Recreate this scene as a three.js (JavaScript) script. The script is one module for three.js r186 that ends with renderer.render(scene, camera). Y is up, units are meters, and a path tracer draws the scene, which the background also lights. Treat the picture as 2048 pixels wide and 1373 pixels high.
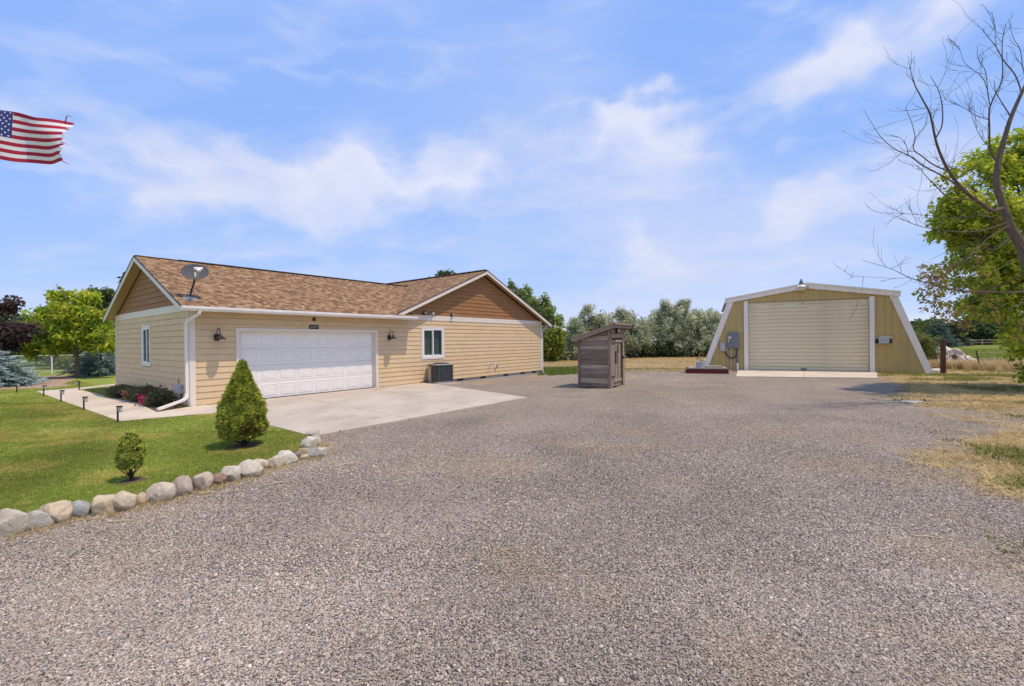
import * as THREE from 'three';
import { mergeGeometries, toCreasedNormals } from 'three/addons/utils/BufferGeometryUtils.js';
import { RoundedBoxGeometry } from 'three/addons/geometries/RoundedBoxGeometry.js';

// ---------------------------------------------------------------- camera, sky, sun, exposure
const scene = new THREE.Scene();
const EYE = 1.8;
const camera = new THREE.PerspectiveCamera(75.11, 1024 / 686, 0.1, 3000);
camera.position.set(0, EYE, 0);
camera.rotation.set(-0.0039, 0, -0.0099);
const renderer = new THREE.WebGLRenderer({ antialias: true });
renderer.toneMapping = THREE.LinearToneMapping;
renderer.toneMappingExposure = 1.12;
renderer.shadowMap.enabled = true;

const SUN = new THREE.Vector3(1.02, 2.65, 0.32).normalize();
const sun = new THREE.DirectionalLight(0xffe8cc, 3.25);
sun.name = 'sun';
sun.position.copy(SUN).multiplyScalar(80);
sun.castShadow = true;
sun.shadow.mapSize.set(4096, 4096);
Object.assign(sun.shadow.camera, { left: -45, right: 45, top: 45, bottom: -45, near: 1, far: 200 });
scene.add(sun, sun.target);

// ---------------------------------------------------------------- seeded noise
function rng(seed) {
  let a = seed >>> 0;
  return () => { a = (a + 0x6d2b79f5) | 0; let t = Math.imul(a ^ (a >>> 15), 1 | a); t = (t + Math.imul(t ^ (t >>> 7), 61 | t)) ^ t; return ((t ^ (t >>> 14)) >>> 0) / 4294967296; };
}
const hash = (x, y, z) => { let h = Math.imul(x, 374761393) ^ Math.imul(y, 668265263) ^ Math.imul(z, 2147483647 - 1013); h = Math.imul(h ^ (h >>> 13), 1274126177); return ((h ^ (h >>> 16)) >>> 0) / 4294967296; };
const sm = (t) => t * t * (3 - 2 * t);
const mix = (a, b, t) => a + (b - a) * t;
const clamp = (x, a = 0, b = 1) => Math.min(b, Math.max(a, x));
const sstep = (a, b, x) => sm(clamp((x - a) / (b - a)));
function noise2(x, y, s = 0, wrap = 0) {
  const ix = Math.floor(x), iy = Math.floor(y), fx = sm(x - ix), fy = sm(y - iy);
  const w = wrap ? (v) => ((v % wrap) + wrap) % wrap : (v) => v;
  const a = hash(w(ix), w(iy), s), b = hash(w(ix + 1), w(iy), s), c = hash(w(ix), w(iy + 1), s), d = hash(w(ix + 1), w(iy + 1), s);
  return mix(mix(a, b, fx), mix(c, d, fx), fy);
}
function noise3(x, y, z, s = 0) {
  const iz = Math.floor(z), f = sm(z - iz);
  return mix(noise2(x, y, s + iz * 17), noise2(x, y, s + (iz + 1) * 17), f);
}
function fbm(x, y, o = 4, s = 0, wrap = 0) { let v = 0, a = 0.5, f = 1; for (let i = 0; i < o; i++) { v += a * noise2(x * f, y * f, s + i * 31, wrap * f); a *= 0.5; f *= 2; } return v / (1 - Math.pow(0.5, o)); }
function fbm3(x, y, z, o = 4, s = 0) { let v = 0, a = 0.5, f = 1; for (let i = 0; i < o; i++) { v += a * noise3(x * f, y * f, z * f, s + i * 131); a *= 0.5; f *= 2; } return v / (1 - Math.pow(0.5, o)); }

// ---------------------------------------------------------------- the sky: blue with drifting fair-weather cloud
{
  const W = 2048, H = 1024, data = new Float32Array(W * H * 4);
  // main cloud banks: azimuth, height, half widths (radians), strength
  const CLOUDS = [[-0.440,0.333,0.166,0.055,0.850],[-0.510,0.336,0.206,0.060,0.700],[-0.658,0.308,0.066,0.036,0.550],[-0.210,0.389,0.187,0.055,0.550],[-0.067,0.414,0.123,0.050,0.500],[-0.345,0.293,0.277,0.048,0.300],[0.056,0.418,0.121,0.037,0.350],[0.294,0.449,0.099,0.042,0.850],[0.263,0.474,0.071,0.029,0.600],[0.373,0.407,0.084,0.043,0.550],[0.188,0.387,0.105,0.032,0.600],[0.431,0.461,0.080,0.024,0.300],[0.607,0.458,0.075,0.035,0.900],[0.665,0.448,0.072,0.035,0.600],[0.544,0.456,0.044,0.045,0.500],[0.778,0.422,0.073,0.032,0.450],[0.312,0.200,0.074,0.041,0.600],[0.606,0.249,0.055,0.034,0.450],[0.663,0.214,0.096,0.050,0.400],[0.605,0.143,0.058,0.031,0.400],[0.492,0.322,0.339,0.052,0.280],[0.401,0.242,0.376,0.076,0.250],[0.777,0.268,0.102,0.058,0.300],[0.686,0.503,0.146,0.026,0.350],[-0.840,0.359,0.031,0.026,0.500],[-0.805,0.309,0.039,0.035,0.300],[-0.809,0.403,0.039,0.016,0.250],[-0.197,0.546,0.087,0.016,0.250],[0.190,0.576,0.126,0.030,0.180],[-0.645,0.185,0.116,0.022,0.200],[-0.441,0.192,0.085,0.014,0.300],[-0.190,0.221,0.132,0.026,0.250],[0.228,0.120,0.123,0.043,0.350]];
  for (let r = 0; r < H; r++) {
    const el = ((r + 0.5) / H - 0.5) * Math.PI, sy = Math.sin(el), ce = Math.cos(el);
    const up = Math.max(0, sy);
    const g = Math.pow(1 - up, 3.2), h = Math.pow(1 - up, 11);
    const base = [mix(0.225, 0.395, g) + 0.20 * h, mix(0.40, 0.585, g) + 0.11 * h, mix(0.86, 0.93, g) - 0.06 * h];
    for (let c = 0; c < W; c++) {
      const ph = ((c + 0.5) / W - 0.5) * 2 * Math.PI, x = Math.cos(ph) * ce, z = Math.sin(ph) * ce;
      let az = Math.atan2(x, -z);
      let cov = 0;
      if (sy > -0.02) {
        const k = 1 / (up + 0.22), px = x * k, pz = z * k;
        const w1 = fbm(px * 1.6 + 7, pz * 1.6, 3, 5), w2 = fbm(px * 1.6, pz * 1.6 + 9, 3, 8);
        const n1 = fbm(px * 2.3 + w1 * 1.1, pz * 2.3 + w2 * 1.1, 6, 11);
        const wisps = fbm(px * 1.1 + w2 * 0.5 + 4, pz * 5.0 + w1 * 1.2, 5, 77);
        const inFront = Math.abs(az) < 1.0 ? 1 : Math.max(0, 1 - (Math.abs(az) - 1.0) / 0.25);
        let bank = 0;
        const d1 = fbm(az * 9 + 3, el * 14, 5, 21), d2 = fbm(az * 9, el * 14 + 5, 5, 23), d3 = fbm(az * 5 + d1 * 1.5, el * 9 + d2 * 1.5, 6, 25), streak = fbm(az * 7 + el * 9, el * 34 - az * 5 + d1 * 2, 5, 27);
        const ja = az + (d1 - 0.5) * 0.26, je = el + (d2 - 0.5) * 0.15;
        if (inFront > 0 && el < 0.75) for (const [a, e, da, de, s] of CLOUDS) {
          const qa = (ja - a) / da, q2 = (je - e) / de, q = qa * qa + q2 * q2 * (q2 > 0 ? 1.5 : 0.55);
          if (q < 6) bank = bank + s * Math.exp(-q * 0.8) * (1 - bank * 0.5);
        }
        const loose = sstep(0.44, 0.72, n1) * 0.8;
        const puff = bank * (0.42 + 1.0 * d3) + (d3 - 0.5) * 0.16 + 0.10 * sstep(0.5, 0.75, streak);
        cov = mix(loose, 0.92 * sstep(0.0, 1.1, puff), inFront);
        cov = Math.max(cov, 0) + (0.20 * sstep(0.45, 0.8, wisps) + 0.20 * sstep(0.48, 0.78, streak) * inFront) * (1 - cov);
        cov *= 0.82 + 0.36 * mix(1 - n1, d3, inFront);
        const veil = sstep(0.2, 1.3, Math.sin(az * 1.3) + 0.9) * sstep(0.30, 0.62, fbm(px * 0.9 + 31, pz * 1.3 + w1, 4, 51)) * 0.34;   // thin high cloud thickening to one side
        cov = cov + (1 - cov) * veil;
        cov = clamp(cov + 0.26 * Math.pow(1 - up, 9) * sstep(0.3, 0.7, w2), 0, 0.96);
        const shade = 0.91 + 0.16 * mix(n1, d3, 0.6);
        var cl = [0.715 * shade, 0.73 * shade, 0.85 * shade];
      } else cl = base;
      const o = (r * W + c) * 4;
      for (let i = 0; i < 3; i++) data[o + i] = mix(base[i], cl[i], cov * 0.9);
      data[o + 3] = 1;
    }
  }
  const sky = new THREE.DataTexture(data, W, H, THREE.RGBAFormat, THREE.FloatType);
  sky.mapping = THREE.EquirectangularReflectionMapping;
  sky.magFilter = THREE.LinearFilter;
  sky.needsUpdate = true;
  scene.background = sky;
  scene.environment = sky;
}

// ---------------------------------------------------------------- helpers
const used = {};
function numbered(n) { used[n] = (used[n] ?? -1) + 1; return used[n] ? n + '_' + String(used[n]).padStart(3, '0') : n; }
function tag(o, label, category, group, kind) {
  o.userData.label = label;
  if (category) o.userData.category = category;
  if (group) o.userData.group = group;
  if (kind) o.userData.kind = kind;
  return o;
}
function shade(m) { m.castShadow = m.receiveShadow = true; return m; }
function part(name, geo, mat, parent) {
  const m = shade(new THREE.Mesh(Array.isArray(geo) ? join(geo) : geo, mat));
  m.name = parent ? name : numbered(name);
  (parent ?? scene).add(m);
  return m;
}
function thing(name, label, category, pos = [0, 0, 0], turn = 0, group) {
  const o = new THREE.Group(); o.name = numbered(name); o.position.set(...pos); o.rotation.y = turn; scene.add(o);
  return tag(o, label, category, group);
}
const structure = (name, geo, mat, label) => { const m = part(name, geo, mat); m.userData.kind = 'structure'; if (label) m.userData.label = label; return m; };
function join(list) {
  return mergeGeometries(list.map((g) => { const q = g.index ? g.toNonIndexed() : g; for (const k of Object.keys(q.attributes)) if (!['position', 'normal', 'uv'].includes(k)) q.deleteAttribute(k); return q; }));
}
function bx(w, h, d, x = 0, y = 0, z = 0) { return new THREE.BoxGeometry(w, h, d).translate(x, y, z); }
function rb(w, h, d, x = 0, y = 0, z = 0, r = 0.01) { return new RoundedBoxGeometry(w, h, d, 2, r).translate(x, y, z); }
function cyl(r0, r1, h, x, y, z, n = 16) { return new THREE.CylinderGeometry(r0, r1, h, n).translate(x, y, z); }
// a beam of given width and height between two points
function beam(a, b, w, h) {
  const A = new THREE.Vector3(...a), B = new THREE.Vector3(...b), d = B.clone().sub(A), L = d.length();
  const g = new THREE.BoxGeometry(w, h, L);
  const m = new THREE.Matrix4().lookAt(B, A, Math.abs(d.y) / L > 0.99 ? new THREE.Vector3(1, 0, 0) : new THREE.Vector3(0, 1, 0));
  m.setPosition(A.add(B).multiplyScalar(0.5));
  return g.applyMatrix4(m);
}
// a tapering tube through [x, y, z, r] points
function tube(pts, radial = 7, per = 4) {
  const P = pts.map((p) => new THREE.Vector3(p[0], p[1], p[2])), curve = new THREE.CatmullRomCurve3(P, false, 'centripetal');
  const n = Math.max(2, (pts.length - 1) * per), pos = [], uv = [], idx = [], nor = [];
  let ref = new THREE.Vector3(0.3, 0.2, 1).normalize(), len = 0, last = null;
  for (let i = 0; i <= n; i++) {
    const t = i / n, f = t * (pts.length - 1), k = Math.min(pts.length - 2, Math.floor(f)), r = mix(pts[k][3], pts[k + 1][3], f - k);
    const p = curve.getPoint(t), tan = curve.getTangent(t);
    if (last) len += p.distanceTo(last); last = p;
    const a = ref.clone().sub(tan.clone().multiplyScalar(ref.dot(tan))).normalize(), b = tan.clone().cross(a);
    ref = a;
    for (let j = 0; j <= radial; j++) {
      const q = (j / radial) * Math.PI * 2, c = Math.cos(q), s = Math.sin(q);
      const nx = a.x * c + b.x * s, ny = a.y * c + b.y * s, nz = a.z * c + b.z * s;
      pos.push(p.x + nx * r, p.y + ny * r, p.z + nz * r); nor.push(nx, ny, nz); uv.push(j / radial, len);
    }
  }
  for (let i = 0; i < n; i++) for (let j = 0; j < radial; j++) { const a = i * (radial + 1) + j, b = a + radial + 1; idx.push(a, a + 1, b, b, a + 1, b + 1); }
  const g = new THREE.BufferGeometry();
  g.setAttribute('position', new THREE.Float32BufferAttribute(pos, 3)); g.setAttribute('normal', new THREE.Float32BufferAttribute(nor, 3)); g.setAttribute('uv', new THREE.Float32BufferAttribute(uv, 2));
  g.setIndex(idx);
  return g;
}
function flip(g0) { const g = g0.index ? g0.toNonIndexed() : g0; for (const a of Object.values(g.attributes)) for (let i = 0; i < a.count; i += 3) for (let k = 0; k < a.itemSize; k++) { const o = a.itemSize * (i + 1) + k, v = a.array[o]; a.array[o] = a.array[o + a.itemSize]; a.array[o + a.itemSize] = v; } return g; }   // turns the faces round after a mirroring
function polyShape(pts) { const s = new THREE.Shape(); pts.forEach(([x, y], i) => (i ? s.lineTo(x, y) : s.moveTo(x, y))); return s; }
// flat slab from an outline in (x, depth), top at y, thickness t
function slab(pts, y, t, bevel = 0) {
  const g = new THREE.ExtrudeGeometry(polyShape(pts), { depth: t - bevel, bevelEnabled: bevel > 0, bevelThickness: bevel, bevelSize: bevel, bevelOffset: -bevel, bevelSegments: 1 });
  g.rotateX(-Math.PI / 2).translate(0, y - t, 0);
  const p = g.attributes.position, uv = g.attributes.uv;
  for (let i = 0; i < p.count; i++) uv.setXY(i, p.getX(i), -p.getZ(i) + p.getY(i));
  return g;
}
function inside(pts, x, y) { let c = false; for (let i = 0, j = pts.length - 1; i < pts.length; j = i++) { const [xi, yi] = pts[i], [xj, yj] = pts[j]; if (yi > y !== yj > y && x < ((xj - xi) * (y - yi)) / (yj - yi) + xi) c = !c; } return c; }
const dummy = new THREE.Object3D(), tint = new THREE.Color();
function instanced(name, geo, mat, list, parent) {   // list of { p, q|r, s, c }
  const m = shade(new THREE.InstancedMesh(geo, mat, list.length));
  list.forEach((e, i) => {
    dummy.position.set(...e.p);
    if (e.q) dummy.quaternion.copy(e.q); else dummy.rotation.set(...(e.r ?? [0, 0, 0]));
    if (Array.isArray(e.s)) dummy.scale.set(...e.s); else dummy.scale.setScalar(e.s ?? 1);
    dummy.updateMatrix(); m.setMatrixAt(i, dummy.matrix);
    m.setColorAt(i, tint.setRGB(...(e.c ?? [1, 1, 1])));
  });
  m.name = parent ? name : numbered(name); m.userData.kind = 'stuff';
  (parent ?? scene).add(m);
  return m;
}
function tex(n, fn, { srgb = false, repeat = [1, 1] } = {}) {   // fn(i, j) -> [r, g, b] linear 0..1
  const d = new Uint8Array(n * n * 4), enc = (v) => Math.round(255 * clamp(srgb ? (v <= 0.0031308 ? 12.92 * v : 1.055 * Math.pow(v, 1 / 2.4) - 0.055) : v));
  for (let j = 0; j < n; j++) for (let i = 0; i < n; i++) { const c = fn(i, j), o = (j * n + i) * 4; if (c.length) { d[o] = enc(c[0]); d[o + 1] = enc(c[1]); d[o + 2] = enc(c[2]); } else d[o] = d[o + 1] = d[o + 2] = enc(c); d[o + 3] = 255; }
  const t = new THREE.DataTexture(d, n, n, THREE.RGBAFormat);
  if (srgb) t.colorSpace = THREE.SRGBColorSpace;
  t.wrapS = t.wrapT = THREE.RepeatWrapping; t.magFilter = THREE.LinearFilter; t.minFilter = THREE.LinearMipmapLinearFilter; t.generateMipmaps = true;
  t.repeat.set(...repeat); t.needsUpdate = true;
  return t;
}
const rgb = (r, g, b) => new THREE.Color().setRGB(r, g, b);
const mat = (c, rough = 0.7, extra = {}) => new THREE.MeshPhysicalMaterial({ color: rgb(...c), roughness: rough, specularIntensity: rough > 0.6 ? 0.22 : 0.6, ...extra });

// ---------------------------------------------------------------- materials
const N = 512;
const texPaintWear = tex(N, (i, j) => { const a = fbm(i / 64, j / 64, 4, 3, 8), b = fbm(i / 8, j / 128, 3, 9, 64); return [0.90 + 0.14 * (a - 0.5) + 0.05 * (b - 0.5), 0.90 + 0.14 * (a - 0.5) + 0.05 * (b - 0.5), 0.90 + 0.13 * (a - 0.5) + 0.04 * (b - 0.5)]; }, { srgb: true, repeat: [0.5, 0.5] });
const bumpGrain = tex(N, (i, j) => [fbm(i / 40, j / 2.5, 4, 21)], { repeat: [0.8, 3] });
const texConcrete = tex(1024, (i, j) => {
  const a = fbm(i / 170, j / 170, 5, 41, 6.02 | 0), b = noise2(i / 2.5, j / 2.5, 43), s = fbm(i / 60, j / 340, 4, 47), st = sstep(0.66, 0.78, fbm(i / 45, j / 45, 4, 44));
  const v = 0.93 + 0.32 * (a - 0.5) + 0.07 * (b - 0.5) + 0.15 * (s - 0.5) - 0.13 * st;
  return [v, v * (0.985 - 0.01 * st), v * (0.96 - 0.03 * st)];
}, { srgb: true, repeat: [0.19, 0.19] });
const bumpConcrete = tex(N, (i, j) => [0.6 * noise2(i / 2, j / 2, 51) + 0.4 * fbm(i / 5, j / 60, 3, 52)], { repeat: [1.2, 1.2] });
const texWood = tex(N, (i, j) => {
  const g = fbm(i / 90, j / 3.2, 5, 61), k = fbm(i / 120, j / 30, 3, 63), kn = Math.pow(clamp(1 - Math.hypot(((i % 256) - 140) / 14, ((j % 170) - 80) / 6)), 0.6);
  const v = 0.62 + 0.62 * (g - 0.5) + 0.4 * (k - 0.5) - 0.4 * kn;
  return [v * 1.0, v * 0.95, v * 0.90];
}, { srgb: true, repeat: [0.6, 1.2] });
const bumpWood = tex(N, (i, j) => [fbm(i / 70, j / 2.2, 4, 61)], { repeat: [0.6, 1.2] });
const texBark = tex(256, (i, j) => { const v = 0.55 + 0.9 * (fbm(i / 9, j / 34, 4, 71) - 0.5); return [v, v * 0.95, v * 0.9]; }, { srgb: true, repeat: [2, 0.8] });
const bumpBark = tex(256, (i, j) => [fbm(i / 8, j / 30, 4, 71)], { repeat: [2, 0.8] });
const texRock = tex(N, (i, j) => { const a = fbm(i / 110, j / 110, 5, 81), b = noise2(i / 3, j / 3, 83), d = sstep(0.55, 0.7, fbm(i / 35, j / 35, 4, 85)); const v = 0.9 + 0.35 * (a - 0.5) + 0.16 * (b - 0.5) - 0.1 * d; return [v, v * (1 - 0.02 * d), v * (0.98 - 0.1 * d)]; }, { srgb: true });
const bumpRock = tex(N, (i, j) => [0.7 * fbm(i / 40, j / 40, 5, 91) + 0.3 * noise2(i / 4, j / 4, 92)]);
const texMetalStain = tex(N, (i, j) => { const a = fbm(i / 14, j / 300, 4, 101), b = fbm(i / 90, j / 90, 4, 103); const v = 0.9 + 0.24 * (a - 0.5) + 0.16 * (b - 0.5), rust = sstep(0.62, 0.8, a) * 0.10; return [v, v * (0.99 - rust), v * (0.96 - rust * 1.6)]; }, { srgb: true, repeat: [0.25, 0.25] });

const M = {
  siding: mat([0.765, 0.585, 0.375], 0.62, { map: texPaintWear, bumpMap: bumpGrain, bumpScale: 0.0012 }),
  sidingWarm: mat([0.755, 0.57, 0.35], 0.62, { map: texPaintWear, bumpMap: bumpGrain, bumpScale: 0.0012 }),
  gable: mat([0.36, 0.188, 0.085], 0.62, { map: texPaintWear, bumpMap: bumpGrain, bumpScale: 0.0012 }),
  trim: mat([0.84, 0.765, 0.675], 0.5, { map: texPaintWear }),
  white: mat([0.88, 0.87, 0.86], 0.32, { map: texPaintWear }),
  doorWhite: mat([0.92, 0.91, 0.885], 0.38, { map: texPaintWear, bumpMap: bumpGrain, bumpScale: 0.0006 }),
  soffit: mat([0.52, 0.385, 0.225], 0.7, { map: texPaintWear }),
  dark: mat([0.022, 0.021, 0.022], 0.45),
  edge: mat([0.05, 0.045, 0.045], 0.6),
  sheath: mat([0.075, 0.055, 0.035], 0.9),
  vinyl: mat([0.84, 0.85, 0.86], 0.3),
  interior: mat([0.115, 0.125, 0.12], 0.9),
  interiorDark: mat([0.035, 0.04, 0.042], 0.9),
  foundation: mat([0.44, 0.42, 0.39], 0.9, { map: texConcrete, bumpMap: bumpConcrete, bumpScale: 0.003 }),
  concrete: mat([0.50, 0.455, 0.395], 0.85, { map: texConcrete, bumpMap: bumpConcrete, bumpScale: 0.0012 }),
  concreteDark: mat([0.33, 0.31, 0.29], 0.85, { map: texConcrete, bumpMap: bumpConcrete, bumpScale: 0.0015 }),
  concretePale: mat([0.60, 0.54, 0.45], 0.85, { map: texConcrete, bumpMap: bumpConcrete, bumpScale: 0.0012 }),
  shingle: mat([1, 1, 1], 0.92, { bumpMap: bumpRock, bumpScale: 0.002 }),
  deck: mat([0.12, 0.085, 0.06], 0.95),
  wood: mat([0.40, 0.335, 0.285], 0.88, { map: texWood, bumpMap: bumpWood, bumpScale: 0.004 }),
  woodPale: mat([0.58, 0.50, 0.41], 0.88, { map: texWood, bumpMap: bumpWood, bumpScale: 0.004 }),
  woodDark: mat([0.31, 0.25, 0.21], 0.88, { map: texWood, bumpMap: bumpWood, bumpScale: 0.004 }),
  woodRed: mat([0.50, 0.395, 0.33], 0.85, { map: texWood, bumpMap: bumpWood, bumpScale: 0.003 }),
  shopWall: mat([0.55, 0.425, 0.185], 0.5, { map: texMetalStain }),
  shopWallB: mat([0.535, 0.415, 0.19], 0.5, { map: texMetalStain }),
  shopDoor: mat([0.80, 0.71, 0.52], 0.5, { map: texMetalStain }),
  shopTrim: mat([0.92, 0.89, 0.86], 0.45, { map: texMetalStain }),
  shopRoof: mat([0.62, 0.60, 0.58], 0.4, { map: texMetalStain, metalness: 0.3 }),
  greyBox: mat([0.20, 0.22, 0.245], 0.45, { map: texPaintWear }),
  lightBox: mat([0.50, 0.51, 0.55], 0.45, { map: texPaintWear }),
  pvc: mat([0.42, 0.40, 0.37], 0.5),
  rust: mat([0.19, 0.10, 0.075], 0.85, { map: texBark }),
  redPaint: mat([0.15, 0.038, 0.03], 0.75, { map: texPaintWear }),
  galv: mat([0.45, 0.46, 0.47], 0.42, { metalness: 0.7 }),
  brass: mat([0.30, 0.18, 0.07], 0.5, { metalness: 0.6 }),
  acDark: mat([0.045, 0.05, 0.056], 0.5),
  acGrey: mat([0.33, 0.33, 0.33], 0.4, { metalness: 0.2 }),
  glass: new THREE.MeshPhysicalMaterial({ color: rgb(0.86, 0.92, 0.9), roughness: 0.03, transmission: 1, thickness: 0, ior: 1.5, specularIntensity: 0.15 }),
  frost: mat([0.75, 0.76, 0.76], 0.3),
  dish: mat([0.10, 0.104, 0.118], 0.8),
  lnb: mat([0.74, 0.74, 0.75], 0.4),
  bark: mat([0.30, 0.225, 0.16], 0.95, { map: texBark, bumpMap: bumpBark, bumpScale: 0.02 }),
  barkGrey: mat([0.30, 0.255, 0.215], 0.95, { map: texBark, bumpMap: bumpBark, bumpScale: 0.015 }),
  barkDead: mat([0.29, 0.24, 0.20], 0.95, { map: texBark, bumpMap: bumpBark, bumpScale: 0.01 }),
  barkDark: mat([0.11, 0.08, 0.06], 0.95, { map: texBark }),
  soil: mat([0.14, 0.10, 0.07], 1, { map: texRock, bumpMap: bumpRock, bumpScale: 0.03 }),
  tealPost: mat([0.035, 0.06, 0.05], 0.6),
};
M.blade = new THREE.MeshPhysicalMaterial({ color: 0xffffff, roughness: 0.9, transmission: 0.3, thickness: 0, specularIntensity: 0.12, side: THREE.DoubleSide });
M.leaf = new THREE.MeshPhysicalMaterial({ color: 0xffffff, roughness: 0.9, transmission: 0.5, thickness: 0, specularIntensity: 0.15, side: THREE.DoubleSide });
M.needle = new THREE.MeshPhysicalMaterial({ color: 0xffffff, roughness: 0.95, specularIntensity: 0.12, side: THREE.DoubleSide });
M.pebble = mat([0.95, 0.95, 0.915], 0.9, { flatShading: true });
// ---------------------------------------------------------------- ground: (x, d) = metres right of and in front of the tripod
const HX = -9.1352, HD = 12.6152, YAW = 0.9119, CA = Math.cos(YAW), SA = Math.sin(YAW);
const hw = (u, out) => [HX + CA * u + SA * out, HD + SA * u - CA * out];          // house wall coordinates -> (x, d)
const toHouse = (x, d) => [(x - HX) * CA + (d - HD) * SA, (x - HX) * SA - (d - HD) * CA];
const SX = 13.07, SD = 25.28, DX = 0.91302, DD = -0.40791, STURN = -0.42015;
const sw = (s, out) => [SX + DX * s + DD * out, SD + DD * s - DX * out];          // shop wall coordinates
const gy = (x, d) => -0.17 * Math.exp(-(((x - 0.3) / 4.5) ** 2 + ((d - 24.5) / 5.5) ** 2));

const ROCKS = [[-4.84,4.27,0.13,0.12,0.11,0.08],[-4.73,4.41,0.12,0.08,0.1,0.05],[-4.69,4.55,0.14,0.12,0.11,0.08],[-4.58,4.71,0.12,0.09,0.1,0.06],[-4.39,4.77,0.12,0.11,0.1,0.08],[-4.24,4.87,0.13,0.1,0.11,0.06],[-4.2,5.04,0.05,0.06,0.04,0.04],[-4.09,5.15,0.15,0.12,0.12,0.08],[-3.98,5.35,0.13,0.12,0.11,0.09],[-3.88,5.54,0.13,0.11,0.1,0.08],[-3.78,5.69,0.1,0.08,0.08,0.06],[-3.75,5.87,0.14,0.11,0.11,0.08],[-3.58,6.09,0.16,0.11,0.13,0.08],[-3.65,6.42,0.13,0.07,0.1,0.05],[-3.47,6.51,0.11,0.08,0.09,0.06],[-3.43,6.71,0.15,0.1,0.12,0.07],[-3.36,6.93,0.06,0.06,0.05,0.05],[-3.24,6.94,0.07,0.04,0.06,0.03],[-3.43,7.29,0.09,0.05,0.07,0.04],[-3.13,7.1,0.16,0.08,0.12,0.06],[-3.46,7.58,0.13,0.12,0.11,0.1],[-3.44,7.8,0.08,0.1,0.07,0.09],[-3.86,8.62,0.14,0.06,0.11,0.04]];
const lawnEdge = [[-8.5, -3], [-5.9, 2.6], ...ROCKS.filter((r, i) => ![6, 10, 13, 16, 17, 19, 21, 22].includes(i)).map((r) => [r[0] - 0.05, r[1] + 0.1]), [-3.7, 8.2], [-4.0, 8.7]];
const LAWN = [...lawnEdge, hw(0.7, 6.0), hw(0.7, -0.8), hw(6, -2), hw(6, -16), [-25, 33], [-60, 33], [-60, -3]];
const BED = [hw(-0.6, 0.35), hw(-0.85, 0.45), hw(-0.62, -2.4), hw(-0.72, -4.4), hw(-0.55, -6.4), hw(0.1, -6.6), hw(0.1, 0.0)];
const WALK = [hw(0.4, 2.19), hw(-0.46, 1.78), hw(-1.8, 1.40), hw(-2.02, -10.2), hw(-0.85, -10.5), hw(-0.92, -9.3), hw(-0.80, -6.7), hw(-0.84, -4.76), hw(-0.66, -2.4), hw(-0.86, 0.5), hw(-0.1, 0.10), hw(0.4, 0.0)];
const PATH2 = [hw(-0.9, -9.6), hw(-0.9, -10.45), hw(0.6, -11.6), hw(3, -12.5), hw(3, -11.7), hw(0.5, -10.9)];
const TREEBED = [[-19.4, 19.7], [-20.6, 20.4], [-22.0, 22.3], [-23.4, 23.9], [-24.6, 25.2], [-27.5, 27.0], [-26.5, 23.5], [-23.0, 19.5], [-21.0, 18.2], [-19.6, 18.8]];
const DRIVE = [hw(-0.02, 6.83), hw(6.96, 6.63), hw(8.3, 1.2), hw(8.6, 0.02), hw(0.1, 0.02), hw(0.1, 2.2)];
const APRON = [sw(-0.25, 0.02), sw(6.1, 0.02), [15.99, 19.54], [10.55, 21.05]];

// how far dry grass has taken the ground over (0 gravel .. 1 straw)
const EDGE = [[-3, 3.2], [3.4, 4.15], [4.1, 4.6], [4.9, 5.2], [5.6, 5.8], [7, 6.9], [9, 9.6], [11.5, 10.8], [12.9, 11.6], [17, 14.6], [19.2, 16.4], [23, 18.8], [40, 24]];
const edgeX = (d) => { for (let i = 0; i < EDGE.length - 1; i++) if (d <= EDGE[i + 1][0]) return mix(EDGE[i][1], EDGE[i + 1][1], clamp((d - EDGE[i][0]) / (EDGE[i + 1][0] - EDGE[i][0]))); return 24; };
function straw(x, d) {
  const n = fbm(x * 0.75, d * 0.75, 4, 201), n2 = fbm(x * 2.2, d * 2.2, 3, 207);
  let m = sstep(-0.45, 0.9, x - edgeX(d) + (n - 0.5) * 2.6);
  const open = sstep(7.6, 8.4, d) * (1 - sstep(10.3, 11.4, d)) * sstep(7.5, 9, x);   // a strip of bare gravel runs out to the right
  m *= 1 - 0.75 * open * (1 - 0.9 * sstep(0.46, 0.58, n));
  m *= 0.45 + 0.9 * sstep(0.3, 0.65, n2);
  return clamp(m);
}
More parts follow.
